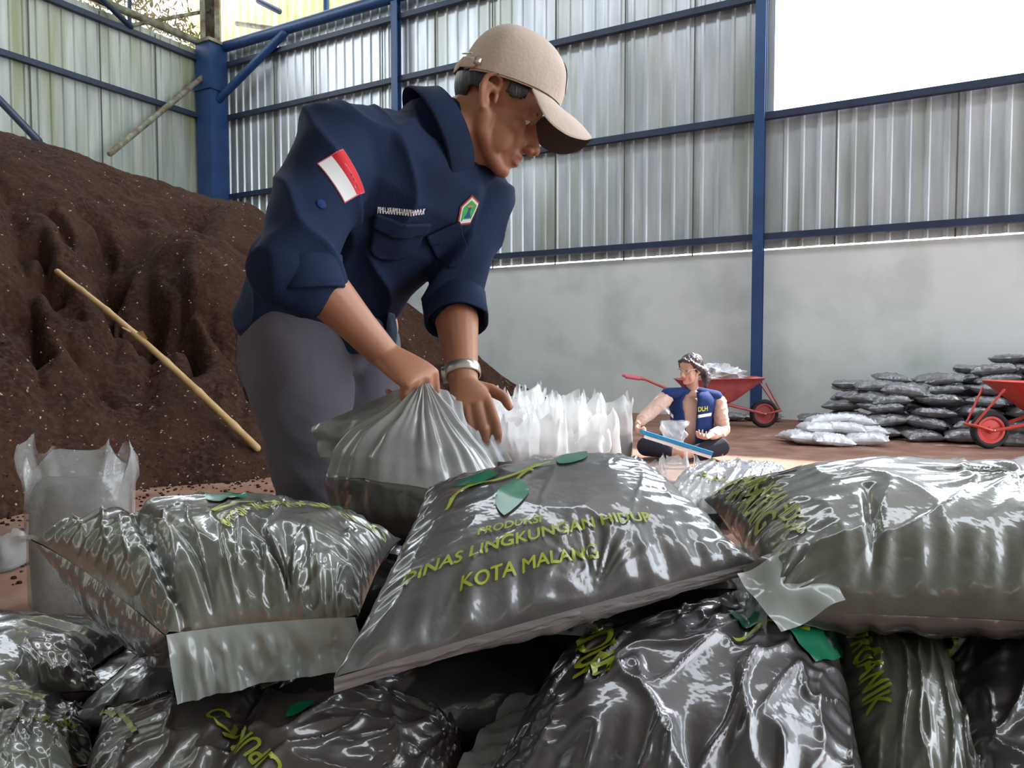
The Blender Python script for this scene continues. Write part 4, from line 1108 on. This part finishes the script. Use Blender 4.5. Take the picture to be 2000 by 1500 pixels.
for i in range(17):
    x = -1 + i * .125; s1 = rnd.uniform(-.09, .09); s2 = rnd.uniform(-.09, .09)
    for (xa, ya, xb, yb) in ((x, -.14, x + s1 + .05, .15), (x + .05, .14, x + .10, -.13), (x, s2, x + .10, s2 + .04)):
        d = V((xb - xa, yb - ya, 0)).normalized(); q = V((-d.y, d.x, 0)) * .018
        bm.faces.new([bm.verts.new(p) for p in (V((xa, ya, 0)) - q, V((xb, yb, 0)) - q, V((xb, yb, 0)) + q, V((xa, ya, 0)) + q)])
project(bm, fnm, 'name_tape_stitching', M['white'], man, .1)
def pocket(px, py, rx, ry, w_, h_, flip=1):
    c, n, ex, ey = patch_frame(sb, px, py, rx, ry)
    pts = [(-1, .9), (-1, .1)] + [(-cos(t) * 1.0, .1 - .9 * sin(t)) for t in [i * pi / 12 for i in range(1, 12)]] + [(1, .1), (1, .9)]
    a = project(poly_bm([(x * 1, y) for x, y in pts]), patch_map(sb, c, ex * w_, ey * h_, n, .005), 'pocket', M['navy'], man, .12)
    b = project(poly_bm([(-1.06, .95), (-1.06, .5), (0, .25), (1.06, .5), (1.06, .95)]), patch_map(sb, c, ex * w_, ey * h_, n, .009), 'pocket_flap', M['navy'], man, .12)
    for o in (a, b):
        m = o.modifiers.new('t', 'SOLIDIFY'); m.thickness = .004
pocket(772, 474, .99, .12, .052, .050)
pocket(878, 482, .9, -.35, .032, .044)
c, n, ex, ey = patch_frame(sb, 914, 411, .97, -.10)
ey = (ey + ex * .25).normalized(); U_ = .0185
def shield(k, dx=0, dy=0): return [(k * x + dx, k * y + dy) for x, y in ((0, 1.35), (1, .62), (.62, -1.25), (-.85, -1.25), (-1.0, .45))]
for k, mm, of, nm in ((1.18, 'emb_red', .0018, 'emblem_border'), (1.05, 'gold', .0024, 'emblem_edge'), (.98, 'white', .003, 'emblem_rim'), (.80, 'emb_green', .0036, 'emblem_field')):
    project(poly_bm(shield(k)), patch_map(sb, c, ex * U_, ey * U_, n, of), nm, M[mm], man, .3)
project(poly_bm([(-.15, .35), (.15, .35), (.1, -.1), (.4, -.7), (-.4, -.7), (-.1, -.1)]), patch_map(sb, c, ex * U_, ey * U_, n, .0042), 'emblem_monument', M['emb_blue'], man, .2)
project(poly_bm(rect(-.35, .35, .38, .55)), patch_map(sb, c, ex * U_, ey * U_, n, .0042), 'emblem_bar', M['gold'], man, .2)
project(poly_bm(rect(-.55, .45, -.98, -.84)), patch_map(sb, c, ex * U_, ey * U_, n, .0042), 'emblem_ribbon', M['white'], man, .2)
c, n = on_surface(sb, 627, 399); mb = MB(); mb.ell(c + n * .001, (.008, .008, .002), frame_from(n.orthogonal(), n), 14, 6); mb.build('shirt_button', M['navy_vest'], man)
# collar
mb = MB(); ax_ = (HD.p(-.016, 0, -.04) - NB).normalized(); fx = (HD.x - ax_ * HD.x.dot(ax_)).normalized(); sy = ax_.cross(fx)
def cring(k, r, nn=48, drop=0):
    out = []
    for j in range(nn + 1):
        a = .22 + (2 * pi - .44) * j / nn; o = abs(a - pi) / pi
        out.append(NB + ax_ * (k - .012 * o * o) + fx * (r * 1.12 * cos(a)) + sy * (r * sin(a)) - ax_ * (drop * (.75 + .5 * o ** 4)))
    return out
mb.grid([cring(-.015, .072), cring(.02, .069), cring(.040, .068), cring(.046, .072), cring(.043, .077), cring(.030, .084, drop=.014), cring(.022, .094, drop=.036), cring(.020, .093, drop=.040), cring(.028, .082, drop=.014), cring(.034, .076)])
mb.build('collar', M['navy'], man)
# rolled cuffs
def cuff(p, d, r0, r1, L, m, nm, slant=None):
    mb = MB(); d = V(d).normalized(); a = (V((0, 0, 1)) - d * d.z).normalized() if abs(d.z) < .95 else V((1, 0, 0)).cross(d).normalized(); b = d.cross(a); rows = []
    for (k, r) in ((-.5, r0 * .97), (-.45, r0 * 1.05), (0, (r0 + r1) / 2 * 1.05), (.45, r1 * 1.05), (.5, r1 * 1.01), (.45, r1 * .95), (-.2, r0 * .90)):
        rows.append([p + d * (k * L + (slant.dot(a * cos(2 * pi * j / 32) + b * sin(2 * pi * j / 32)) * L if slant else 0)) + (a * cos(2 * pi * j / 32) + b * sin(2 * pi * j / 32)) * r * (1 + .05 * noise.noise(V((cos(2 * pi * j / 32) * 2, sin(2 * pi * j / 32) * 2, k)))) for j in range(32)])
    mb.grid(rows, True); return mb.build(nm, m, man)
cuff(at(590, 538, 1.125), V((.12, .0, -1)), .060, .060, .052, M['navy'], 'rolled_cuff')
cuff(LE.lerp(LWr, .14), LWr - LE, .060, .060, .06, M['navy'], 'rolled_cuff')
# light blue cloth hanging at the waist
mb = MB(); rows = []
for i in range(13):
    k = i / 12; rows.append([at(718 + 52 * t / 8 + 6 * sin(k * 3), 590 + 78 * k + 3 * t, 1.50 - .03 * sin(t)) + V((0, .008 * sin(t * 1.6 + k * 3), 0)) for t in range(9)])
mb.grid(rows); lb = mb.build('undershirt_tail', M['shirt_lb'], man); md = lb.modifiers.new('t', 'SOLIDIFY'); md.thickness = .006
# trousers
mb = MB()
mb.loft(torso_rings([((598, 640, 1.53), .128, .108, (.9, .42, 0)), ((596, 700, 1.53), .135, .112, (.92, .4, 0)), ((602, 740, 1.53), .13, .10, (.92, .4, 0))]))
mb.tube([HR + V((-.012, .01, .02)), HR.lerp(KR, .35), HR.lerp(KR, .7), KR, KR.lerp(FR, .12), KR.lerp(FR, .5), FR + V((0, 0, .02))], [.108, .099, .080, .068, .064, .066, .062], 24)
mb.tube([HL, HL.lerp(KL, .35), HL.lerp(KL, .7), KL, KL.lerp(FL, .12), KL.lerp(FL, .5), FL + V((0, 0, .02))], [.108, .095, .082, .070, .068, .068, .062], 24)
def trou_disp(p, n):
    w1 = noise.noise(V((p.x * 9 + p.z * 8, p.y * 7, p.z * 5 - p.x * 5))); w2 = noise.noise(V((p.x * 8, p.y * 8, p.z * 22 + p.x * 14)))
    k = exp(-((p - KR).length / .14) ** 2)
    return .004 * (1.5 * (1 - abs(w1)) ** 4 - .5) + .003 * w2 + k * .005 * (1 - abs(w2)) ** 3
trou = mb.fuse('trousers', [M['trouser']], man, voxel=.006, smooth=5, disp=trou_disp)
for F_ in (FR, FL):
    mb = MB(); mb.tube([F_ + V((-.03, .05, -.045)), F_ + V((.03, -.05, -.045)), F_ + V((.09, -.15, -.055))], [.042, .042, .032], 16, flat=.9); mb.build('shoe', M['rubber'], man)
# watch
d = (LWr - LE).normalized(); c = LWr.lerp(LE, .12); a = d.cross(V((0, -1, 0))).normalized(); b = d.cross(a)
mb = MB(); mb.grid([[c + d * y * .010 + (a * cos(2 * pi * j / 40) * (r + .002) + b * sin(2 * pi * j / 40) * r) for j in range(40)] for r, y in ((.0295, -1), (.0320, -.9), (.0325, 0), (.0320, .9), (.0295, 1))], True)
wt = mb.build('wrist_watch', M['steel'], man)
mb = MB(); dn = (a * .75 + b * .66); dn = (a * 1 + V((0, -.3, 0))).normalized(); cc_ = c + a * .031
mb.tube([cc_ - a * .004, cc_ + a * .006], [.015, .015], 20, round_ends=False); mb.build('watch_case', M['steel'], wt)

# the bag he is setting down: gathered grey plastic above, soil filled below
hb_ = thing('compost_bag', at(820, 950, 1.14), 'grey compost bag gathered in the hand of the man in the cap', 'compost bag')
# soil filled lower part
Xb = Bag(at(655, 905, 1.22), at(800, 1090, 1.02), at(1010, 960, 1.10), at(940, 850, 1.28), ht=.05, hb=.06, seed=51, wr=.008, q=.5, folds=.004, pin=.03, botdir=V((-.1, -.6, -.9)), up=V((-.1, -.25, 1)))
cs = [at(650, 895, 1.20), at(965, 905, 1.22)]
mb = MB(); rows = []
apex = BAGTOP
PROF = [(0, .010), (.08, .028), (.2, .056), (.35, .104), (.5, .134), (.62, .146), (.75, .146), (.86, .130), (.94, .092), (.985, .05), (1.0, .012)]
def held(t, k):
    """t round the bag, k 0 at the hand, 1 at the bottom"""
    an = 2 * pi * t
    for (k0, r0), (k1, r1) in zip(PROF, PROF[1:]):
        if k <= k1: r = r0 + (r1 - r0) * (k - k0) / (k1 - k0); break
    c = apex + V((-.012 * sin(k * pi) + .01 * k, -.02 * k, -.262 * k))
    tilt = .10 * cos(an + 2.6) * sin(min(1, k * 1.3) * pi) * r * 2
    pl = sin(an * 13 + 2.6 * noise.noise(V((cos(an) * 2, sin(an) * 2, k * .6)))) * .5 + noise.noise(V((cos(an) * 8, sin(an) * 8, k * 1.2))) * 1.1
    am = .012 * min(1, k * 6) * (1 - .75 * max(0, min(1, (k - .4) / .35)))
    rr = r + am * pl + .004 * noise.noise(V((cos(an) * 4, sin(an) * 4, k * 9)))
    return c + V((rr * 1.02 * cos(an), rr * .60 * sin(an), tilt + .015 * noise.noise(V((cos(an), sin(an), 9))) * k))
N_ = 240
rows = [[held(i / N_, .995 * j / 70 + .002) for i in range(N_)] for j in range(71)]
mb = MB(); mb.grid(rows[:43], True); mb.build('gathered_plastic', M['film_grey'], hb_)
mb = MB(); mb.loft(rows[42:]); mb.build('bag_body', M['bag_brown'], hb_)
# loose wing of film flying out to the left, and the slanting edge at the right hand
def sheet(c, nm, m, nu=40, nv=24, w_=.006, parent=hb_, seed=0, th=.0015):
    mb = MB(); a, b, d_, e = [V(q) for q in c]; n_ = (b - a).cross(e - a).normalized(); rows = []
    for j in range(nv + 1):
        v = j / nv; rows.append([(a.lerp(b, i / nu)).lerp(e.lerp(d_, i / nu), v) + n_ * (w_ * 2 * noise.noise(V((i / nu * 3, v * 3, seed))) + w_ * sin(i / nu * 16 + v * 3 + seed) * .5) for i in range(nu + 1)])
    mb.grid(rows); mb.grid([[p - n_ * th for p in reversed(r)] for r in rows]); return mb.build(nm, m, parent)
sheet((at(608, 835, 1.20), at(800, 752, 1.17), at(770, 905, 1.15), at(628, 892, 1.19)), 'loose_plastic_wing', M['film_grey'], seed=2)
sheet((at(850, 745, 1.20), at(905, 800, 1.24), at(962, 912, 1.22), at(880, 905, 1.14)), 'taut_plastic_edge', M['film_white'], seed=5)
sheet((at(880, 770, 1.27), at(935, 800, 1.27), at(1000, 900, 1.26), at(945, 905, 1.24)), 'white_corner', M['film_white'], seed=6, w_=.004)

# ---------------------------------------------------------------- the woman
wom = thing('person', V((1.46, 6.1, 0)), 'woman in navy vest and glasses sitting cross-legged on the floor among white bags', 'person')
D = 6.1
def a_(px, py, dy=0): return at(px, py, D + dy)
HW = HeadF(a_(1350, 722, .0), (-.86, -.62, -.10), (-.05, -.05, 1), 1.02)
mb = MB()
pel, ch, nb = a_(1347, 862, .10), a_(1350, 800, .08), a_(1352, 768, .06)
def wr_(rows): return [[c + V((rx * cos(2 * pi * j / 28), ry * sin(2 * pi * j / 28), 0)) for j in range(28)] for c, rx, ry in rows]
mb.loft(wr_([(pel + V((0, 0, -.04)), .17, .12), (pel + V((0, 0, .06)), .165, .12), (ch + V((0, 0, -.04)), .15, .11), (ch + V((0, 0, .06)), .165, .11), (nb + V((0, 0, -.02)), .15, .085), (nb + V((0, 0, .02)), .08, .06)]))
mb.tube([nb + V((0, 0, -.03)), nb + V((0, -.005, .04)), HW.p(-.01, 0, -.02)], [.060, .050, .050], 16)
add_head(mb, HW, True)
rs, re, rw = a_(1300, 779, .02), a_(1268, 808, -.13), a_(1247, 826, -.28)
ls, le, lw = a_(1403, 785, .05), a_(1413, 842, -.02), a_(1386, 851, -.22)
for s_, e_, w2 in ((rs, re, rw), (ls, le, lw)): mb.tube([s_, s_.lerp(e_, .5), e_, e_.lerp(w2, .3), w2], [.052, .050, .042, .042, .027], 14)
add_hand(mb, rw, V((-.25, -.75, -.6)), V((.7, -.1, -.7)), V((-.3, -.2, .9)), (.9, 1.0, 1.0, 1.1), .95)
add_hand(mb, lw, V((-.65, -.6, -.15)), V((-.1, .1, 1)), V((-.6, .75, 0)), (.6, .7, .8, .9), .95)
kr, fr_ = a_(1262, 872, -.10), a_(1335, 886, -.32)
kl, fl_ = a_(1408, 872, -.12), a_(1330, 890, -.20)
for (h_, k_, f_) in ((a_(1322, 872, .1), kr, fr_), (a_(1372, 872, .1), kl, fl_)): mb.tube([h_, k_, f_], [.080, .058, .035], 14)
wb = mb.fuse('body', [M['skin_f'], M['lip_f']], wom, voxel=.005, smooth=3, matfn=head_mat(HW))
eyes(HW, wom, look=(1, 0, 0))
# sleeves
for nm, s_, e_, w2 in (('sleeve', rs, re, rw), ('sleeve', ls, le, lw)):
    mb = MB(); mb.tube([s_, s_.lerp(e_, .5), e_, e_.lerp(w2, .4), e_.lerp(w2, .8)], [.064, .062, .054, .052, .040], 18); mb.fuse(nm, M['nude'], wom, voxel=.008, smooth=3, disp=folds(3, .006, 18, (1, 0, .5), 2))
# shirt front and vest
mb = MB(); mb.loft(wr_([(pel + V((0, -.01, -.03)), .172, .122), (ch + V((0, 0, -.03)), .156, .118), (ch + V((0, 0, .055)), .166, .116), (nb + V((0, 0, -.035)), .12, .09)])); mb.build('blouse', M['nude'], wom)
mb = MB()
def vest_side(sgn):
    rows = []
    for i in range(15):
        k = i / 14; c = (pel + V((0, 0, -.05))).lerp(nb + V((0, 0, .012)), k)
        rx = .195 - .02 * sin(k * 3) + (.012 if k > .7 else 0) - max(0, k - .86) * .55; ry = .142 - .01 * k - max(0, k - .86) * .2
        op = (.50 if sgn < 0 else .06) * (.55 + .6 * min(1, k * 1.4)) if k > .25 else (.50 if sgn < 0 else .05)
        a0 = -pi / 2 + sgn * op; a1 = pi / 2
        if sgn < 0: a0, a1 = -pi / 2 - op, -3 * pi / 2
        else: a0, a1 = -pi / 2 + op, pi / 2
        rows.append([c + V((rx * cos(a0 + (a1 - a0) * j / 20), ry * sin(a0 + (a1 - a0) * j / 20), 0)) for j in range(21)])
    return rows
for sg in (-1, 1): mb.grid(vest_side(sg))
for s_, o_ in ((rs, -1), (ls, 1)): mb.tube([nb + V((.05 * o_, 0, .0)), s_ + V((-.015 * o_, 0, .045))], [.040, .036], 12, flat=1.3)
vest = mb.build('vest', M['navy_vest'], wom); md = vest.modifiers.new('t', 'SOLIDIFY'); md.thickness = .014; md.offset = 1
vb_ = MB()
# reflective stripe and lettering on the vest
vr = vest_side(1)
VB = bvh_of(vest)
def vest_pt(px, py, o=.034):
    h = on_surface(VB, px, py)
    if h[0] is None: return a_(px, py, -.14)
    return h[0] - (h[0] - CAMP).normalized() * o
mb = MB(); mb.grid([[vest_pt(1344 + 46 * i / 12, 817 - 8 * i / 12 + dy) for i in range(13)] for dy in (-3.0, 3.0)]); o = mb.build('reflective_stripe', M['white'], wom, smooth=True)
mb = MB(); mb.grid([[vest_pt(1300 + 15 * i / 5, 799 + 15 * i / 5 + dy) for i in range(6)] for dy in (-3.5, 3.5)]); o = mb.build('reflective_stripe', M['white'], wom, smooth=True)
def vt(x, y): return vest_pt(1373 + x * 10, 803 - 1.0 * x - y * 13, .036)
project(text_bm('DLH', .03), vt, 'vest_lettering', M['yellow'], wom, .25)
# leggings
mb = MB(); mb.loft(wr_([(pel + V((0, .02, -.10)), .18, .13), (pel + V((0, .02, 0)), .17, .12)]))
for (h_, k_, f_) in ((a_(1322, 872, .1), kr, fr_), (a_(1372, 872, .1), kl, fl_)): mb.tube([h_, h_.lerp(k_, .5) + V((0, 0, .01)), k_, k_.lerp(f_, .6)], [.098, .098, .082, .062], 18)
mb.fuse('leggings', M['tights'], wom, voxel=.008, smooth=4)
# hair and glasses
mb = MB()
mb.ell(HW.p(-.012, 0, .052), [q for q in (.102, .086, .088)], HW.ax(), 24, 18)
mb.ell(HW.p(-.06, .0, .01), (.055, .070, .07), HW.ax())
side = HW.y if HW.y.x > 0 else -HW.y
sg = 1 if HW.y.x > 0 else -1
mb.tube([HW.p(-.085, sg * .02, .02), HW.p(-.11, sg * .045, -.03), HW.p(-.10, sg * .07, -.09), HW.p(-.08, sg * .075, -.14)], [.035, .042, .038, .018], 12)
mb.tube([HW.p(.065, sg * .04, .088), HW.p(.05, sg * .075, .05), HW.p(.0, sg * .085, .02), HW.p(-.05, sg * .08, -.01)], [.012, .018, .022, .03], 10)
mb.tube([HW.p(.070, -sg * .03, .088), HW.p(.05, -sg * .072, .05), HW.p(.02, -sg * .082, .0)], [.012, .016, .014], 10)
mb.tube([HW.p(.082, -.045, .075), HW.p(.088, 0, .088), HW.p(.082, .045, .075)], [.014, .018, .014], 10)
mb.fuse('hair', M['hair_f'], wom, voxel=.006, smooth=2, disp=folds(1, .004, 40, (0, 0, 1), 2))
mb = MB()
for s_ in (-1, 1):
    mb.tube([HW.p(.099 - .25 * abs(.033 * s_ + .022 * cos(t * pi / 8)) ** 1.4, .034 * s_ + .023 * cos(t * pi / 8), .002 + .018 * sin(t * pi / 8)) for t in range(17)], .0022, 6, round_ends=False)
    mb.tube([HW.p(.09, .056 * s_, .008), HW.p(.02, .082 * s_, .012)], .0022, 6)
mb.tube([HW.p(.101, -.012, .006), HW.p(.101, .012, .006)], .002, 6)
mb.build('glasses', M['steel'], wom)
# the white bag in her lap, and the blue edged tray before her
t = thing('plastic_bag', a_(1318, 880, -.28), 'small empty white plastic bag held open in the lap of the seated woman', 'plastic bag')
mb = MB(); rows = []
for j in range(13):
    k = j / 12; rows.append([a_(1318 + (26 - 7 * k) * cos(2 * pi * i / 48) - 4 * k, 822 + 46 * k, -.24) + V((0, .055 * sin(2 * pi * i / 48), 0)) * (1 - .3 * k) + V((.04 * noise.noise(V((cos(2 * pi * i / 48) * 2, sin(2 * pi * i / 48) * 2, k * 4))), .04 * noise.noise(V((i * .25, k * 3, 1))), .012 * noise.noise(V((cos(2 * pi * i / 48) * 2, 2, k)))* (1 - k))) for i in range(48)])
mb.grid(rows, True); mb.build('film', M['film_white'], t)
t = thing('plastic_tray', a_(1320, 878, -.42), 'long blue plastic edged board lying aslant before the seated woman', 'tray')
a0, a1 = a_(1250, 842, -.38), a_(1392, 886, -.52); dd = (a1 - a0).normalized(); sd = V((0, 1, 0)); sd = (sd - dd * sd.dot(dd)).normalized(); uu = dd.cross(sd)
if uu.z < 0: uu = -uu
mb = MB(); mb.box((a0 + a1) / 2, ((a1 - a0).length, .05, .028), (dd, sd, uu)); mb.build('blue_edge', M['bluepl'], t, smooth=False)
mb = MB(); mb.box((a0 + a1) / 2 - uu * .03 + dd * .02, ((a1 - a0).length * .92, .045, .024), (dd, sd, uu)); mb.build('white_board', M['white'], t, smooth=False)
